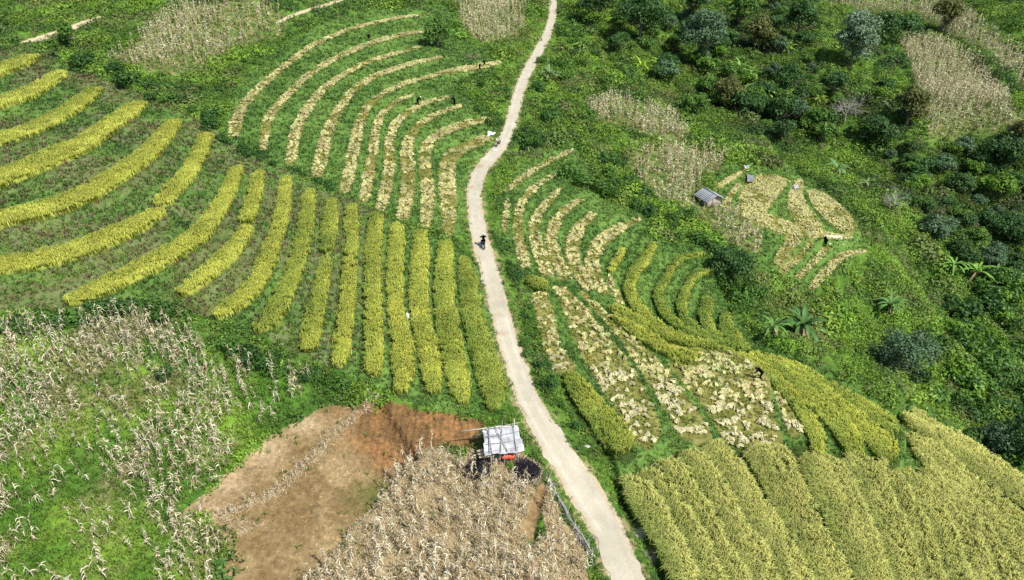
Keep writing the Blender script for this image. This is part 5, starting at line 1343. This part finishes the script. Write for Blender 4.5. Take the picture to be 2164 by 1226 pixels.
HUMANS = [(1024, 141, .6, 'bend', 'person in pale shirt and dark trousers bending on the upper harvested patch', (.60, .62, .58), (.02, .02, .02), ('cap', (.5, .52, .47))),
 (1014, 151, -1.2, 'stand', 'person in grey with a dark pack standing lower on the upper harvested patch', (.05, .05, .055), (.40, .38, .40), ('cap', (.3, .3, .32))),
 (781, 86, .4, 'bend', 'person in pale grey bending on the second harvested strip', (.50, .50, .52), (.35, .35, .38), ('cap', (.6, .6, .6))),
 (883, 222, -.8, 'bend', 'person in dark clothes with a white hat bending between the sixth and seventh harvested strips', (.04, .05, .05), (.03, .03, .03), ('cone', (.8, .8, .75))),
 (961, 222, .9, 'bend', 'person in brown bending at the upper end of the eighth harvested strip', (.14, .07, .06), (.08, .05, .05), ('cap', (.25, .16, .13))),
 (1607, 803, 1.0, 'bend', 'person in dark purple grey clothes bending at the corner of the big straw field', (.10, .085, .105), (.15, .14, .15), ('cap', (.03, .025, .03))),
 (1744, 520, .3, 'bend', 'person in grey bending at the foot of the small golden field', (.30, .28, .28), (.12, .11, .10), ('cap', (.45, .42, .38)))]
for i, (px, py, rz, ps, lab, a1, a2, ht) in enumerate(HUMANS): person(px, py, rz, ps, lab, a1, a2, ht)
SACKS = [('sack', 861, 674, (.20, .17, .36), (.72, .73, .76), 'white sack standing in the gap between two rice strips', .1), ('sack', 1046, 319, (.42, .22, .12), (.78, .76, .72), 'white sack lying on the edge of the road below the parked motorbike', .3),
 ('sack', 1049, 296, (.15, .15, .14), (.8, .82, .78), 'small white bag beside the parked motorbike', .1), ('stone', 1240, 946, (.3, .2, .12), (.4, .38, .33), 'grey stone on the ditch bank by the wedge of olive rice', .3)]
for nm, px, py, s3, c_, lab, am in SACKS:
    x, y, z = at(px, py); o = piece(nm, lambda g: blob(g, *s3, c_, px * .07, amp=am), M_sheet, None, True); o.location = (x, y, z); tag(o, lab, nm)
def sheet_obj(name, pts, c, lab, cat, lift=.18):
    Pq = [at(*p) for p in pts]; O = np.array(Pq[0]); g = Geo(); n_ = 10
    a, b_, c_, d_ = [np.array(q) - O for q in Pq]; V = []
    for j in range(n_):
        for i in range(n_):
            u, v = i / (n_ - 1), j / (n_ - 1); p = (a * (1 - u) + b_ * u) * (1 - v) + (d_ * (1 - u) + c_ * u) * v
            V.append(p + [0, 0, lift + .22 * vnoise(i * .6 + O[0], j * .6)])
    k = len(V); V = np.vstack([V, np.array(V) - [0, 0, .03]]); Q = [[j * n_ + i, j * n_ + i + 1, (j + 1) * n_ + i + 1, (j + 1) * n_ + i] for j in range(n_ - 1) for i in range(n_ - 1)]
    g.put(V, Q + [[t + k for t in q[::-1]] for q in Q], None, c); o = add(name, g.mesh(name, True), M_sheet); o.location = O; tag(o, lab, cat)
sheet_obj('plastic_sheet', [(1030, 292), (1046, 287), (1048, 283), (1031, 281)], (.74, .77, .74), 'white plastic sheet lying beside the parked motorbike', 'sheet')
sheet_obj('plastic_sheet', [(1571, 359), (1582, 359), (1583, 353), (1572, 353)], (.70, .74, .78), 'white sheet at the top corner of the small golden field', 'sheet')
sheet_obj('tarpaulin', [(1578, 390), (1592, 390), (1592, 377), (1578, 375)], (.22, .22, .23), 'grey tarpaulin heaped near the wooden hut', 'tarpaulin', .4)
sheet_obj('plastic_sheet', [(1676, 403), (1686, 403), (1686, 397), (1677, 396)], (.45, .45, .46), 'grey sheet at the upper edge of the small golden field', 'sheet', .3)
sheet_obj('harvest_mat', [(1752, 520), (1784, 522), (1778, 503), (1745, 502)], (.60, .53, .36), 'pale mat of threshed straw beside the person in grey', 'mat', .2)

# clods and stones on the dug soil
r = np.random.default_rng(95); Q = W(SOIL); n = 26000
x = r.uniform(Q[:, 0].min(), Q[:, 0].max(), n); y = r.uniform(Q[:, 1].min(), Q[:, 1].max(), n); k = (look(reg, x, y) == 5) & (r.random(n) < .25 + .75 * fbm(x, y, 1.5, 2, 96)); x, y = x[k], y[k]; n = len(x)
z = gz(x, y); s_ = np.abs(r.normal(.03, .022, n)) + .012; a = r.uniform(0, 6.28, n); P = np.stack([x, y, z], -1)
d1 = np.stack([np.cos(a), np.sin(a), 0 * a], -1) * s_[:, None]; d2 = np.stack([-np.sin(a), np.cos(a), 0 * a], -1) * s_[:, None] * .8
V = np.stack([P - d1 - d2, P + d1 - d2, P + d1 + d2, P - d1 + d2, P + np.array([0, 0, 1.1]) * s_[:, None] + d1 * r.normal(0, .3, (n, 1))], 1).reshape(-1, 3); i_ = np.arange(n)[:, None, None] * 5
C = np.repeat(look(CT, x, y) * r.uniform(.7, 1.5, (n, 1)), 5, 0); G = Geo(); G.put(V, None, (i_ + np.array([[0, 1, 4], [1, 2, 4], [2, 3, 4], [3, 0, 4]])).reshape(-1, 3), C)
tag(add('clods', G.mesh('clods'), M_ground), 'small clods of earth over the dug field', 'clods', kind='stuff')
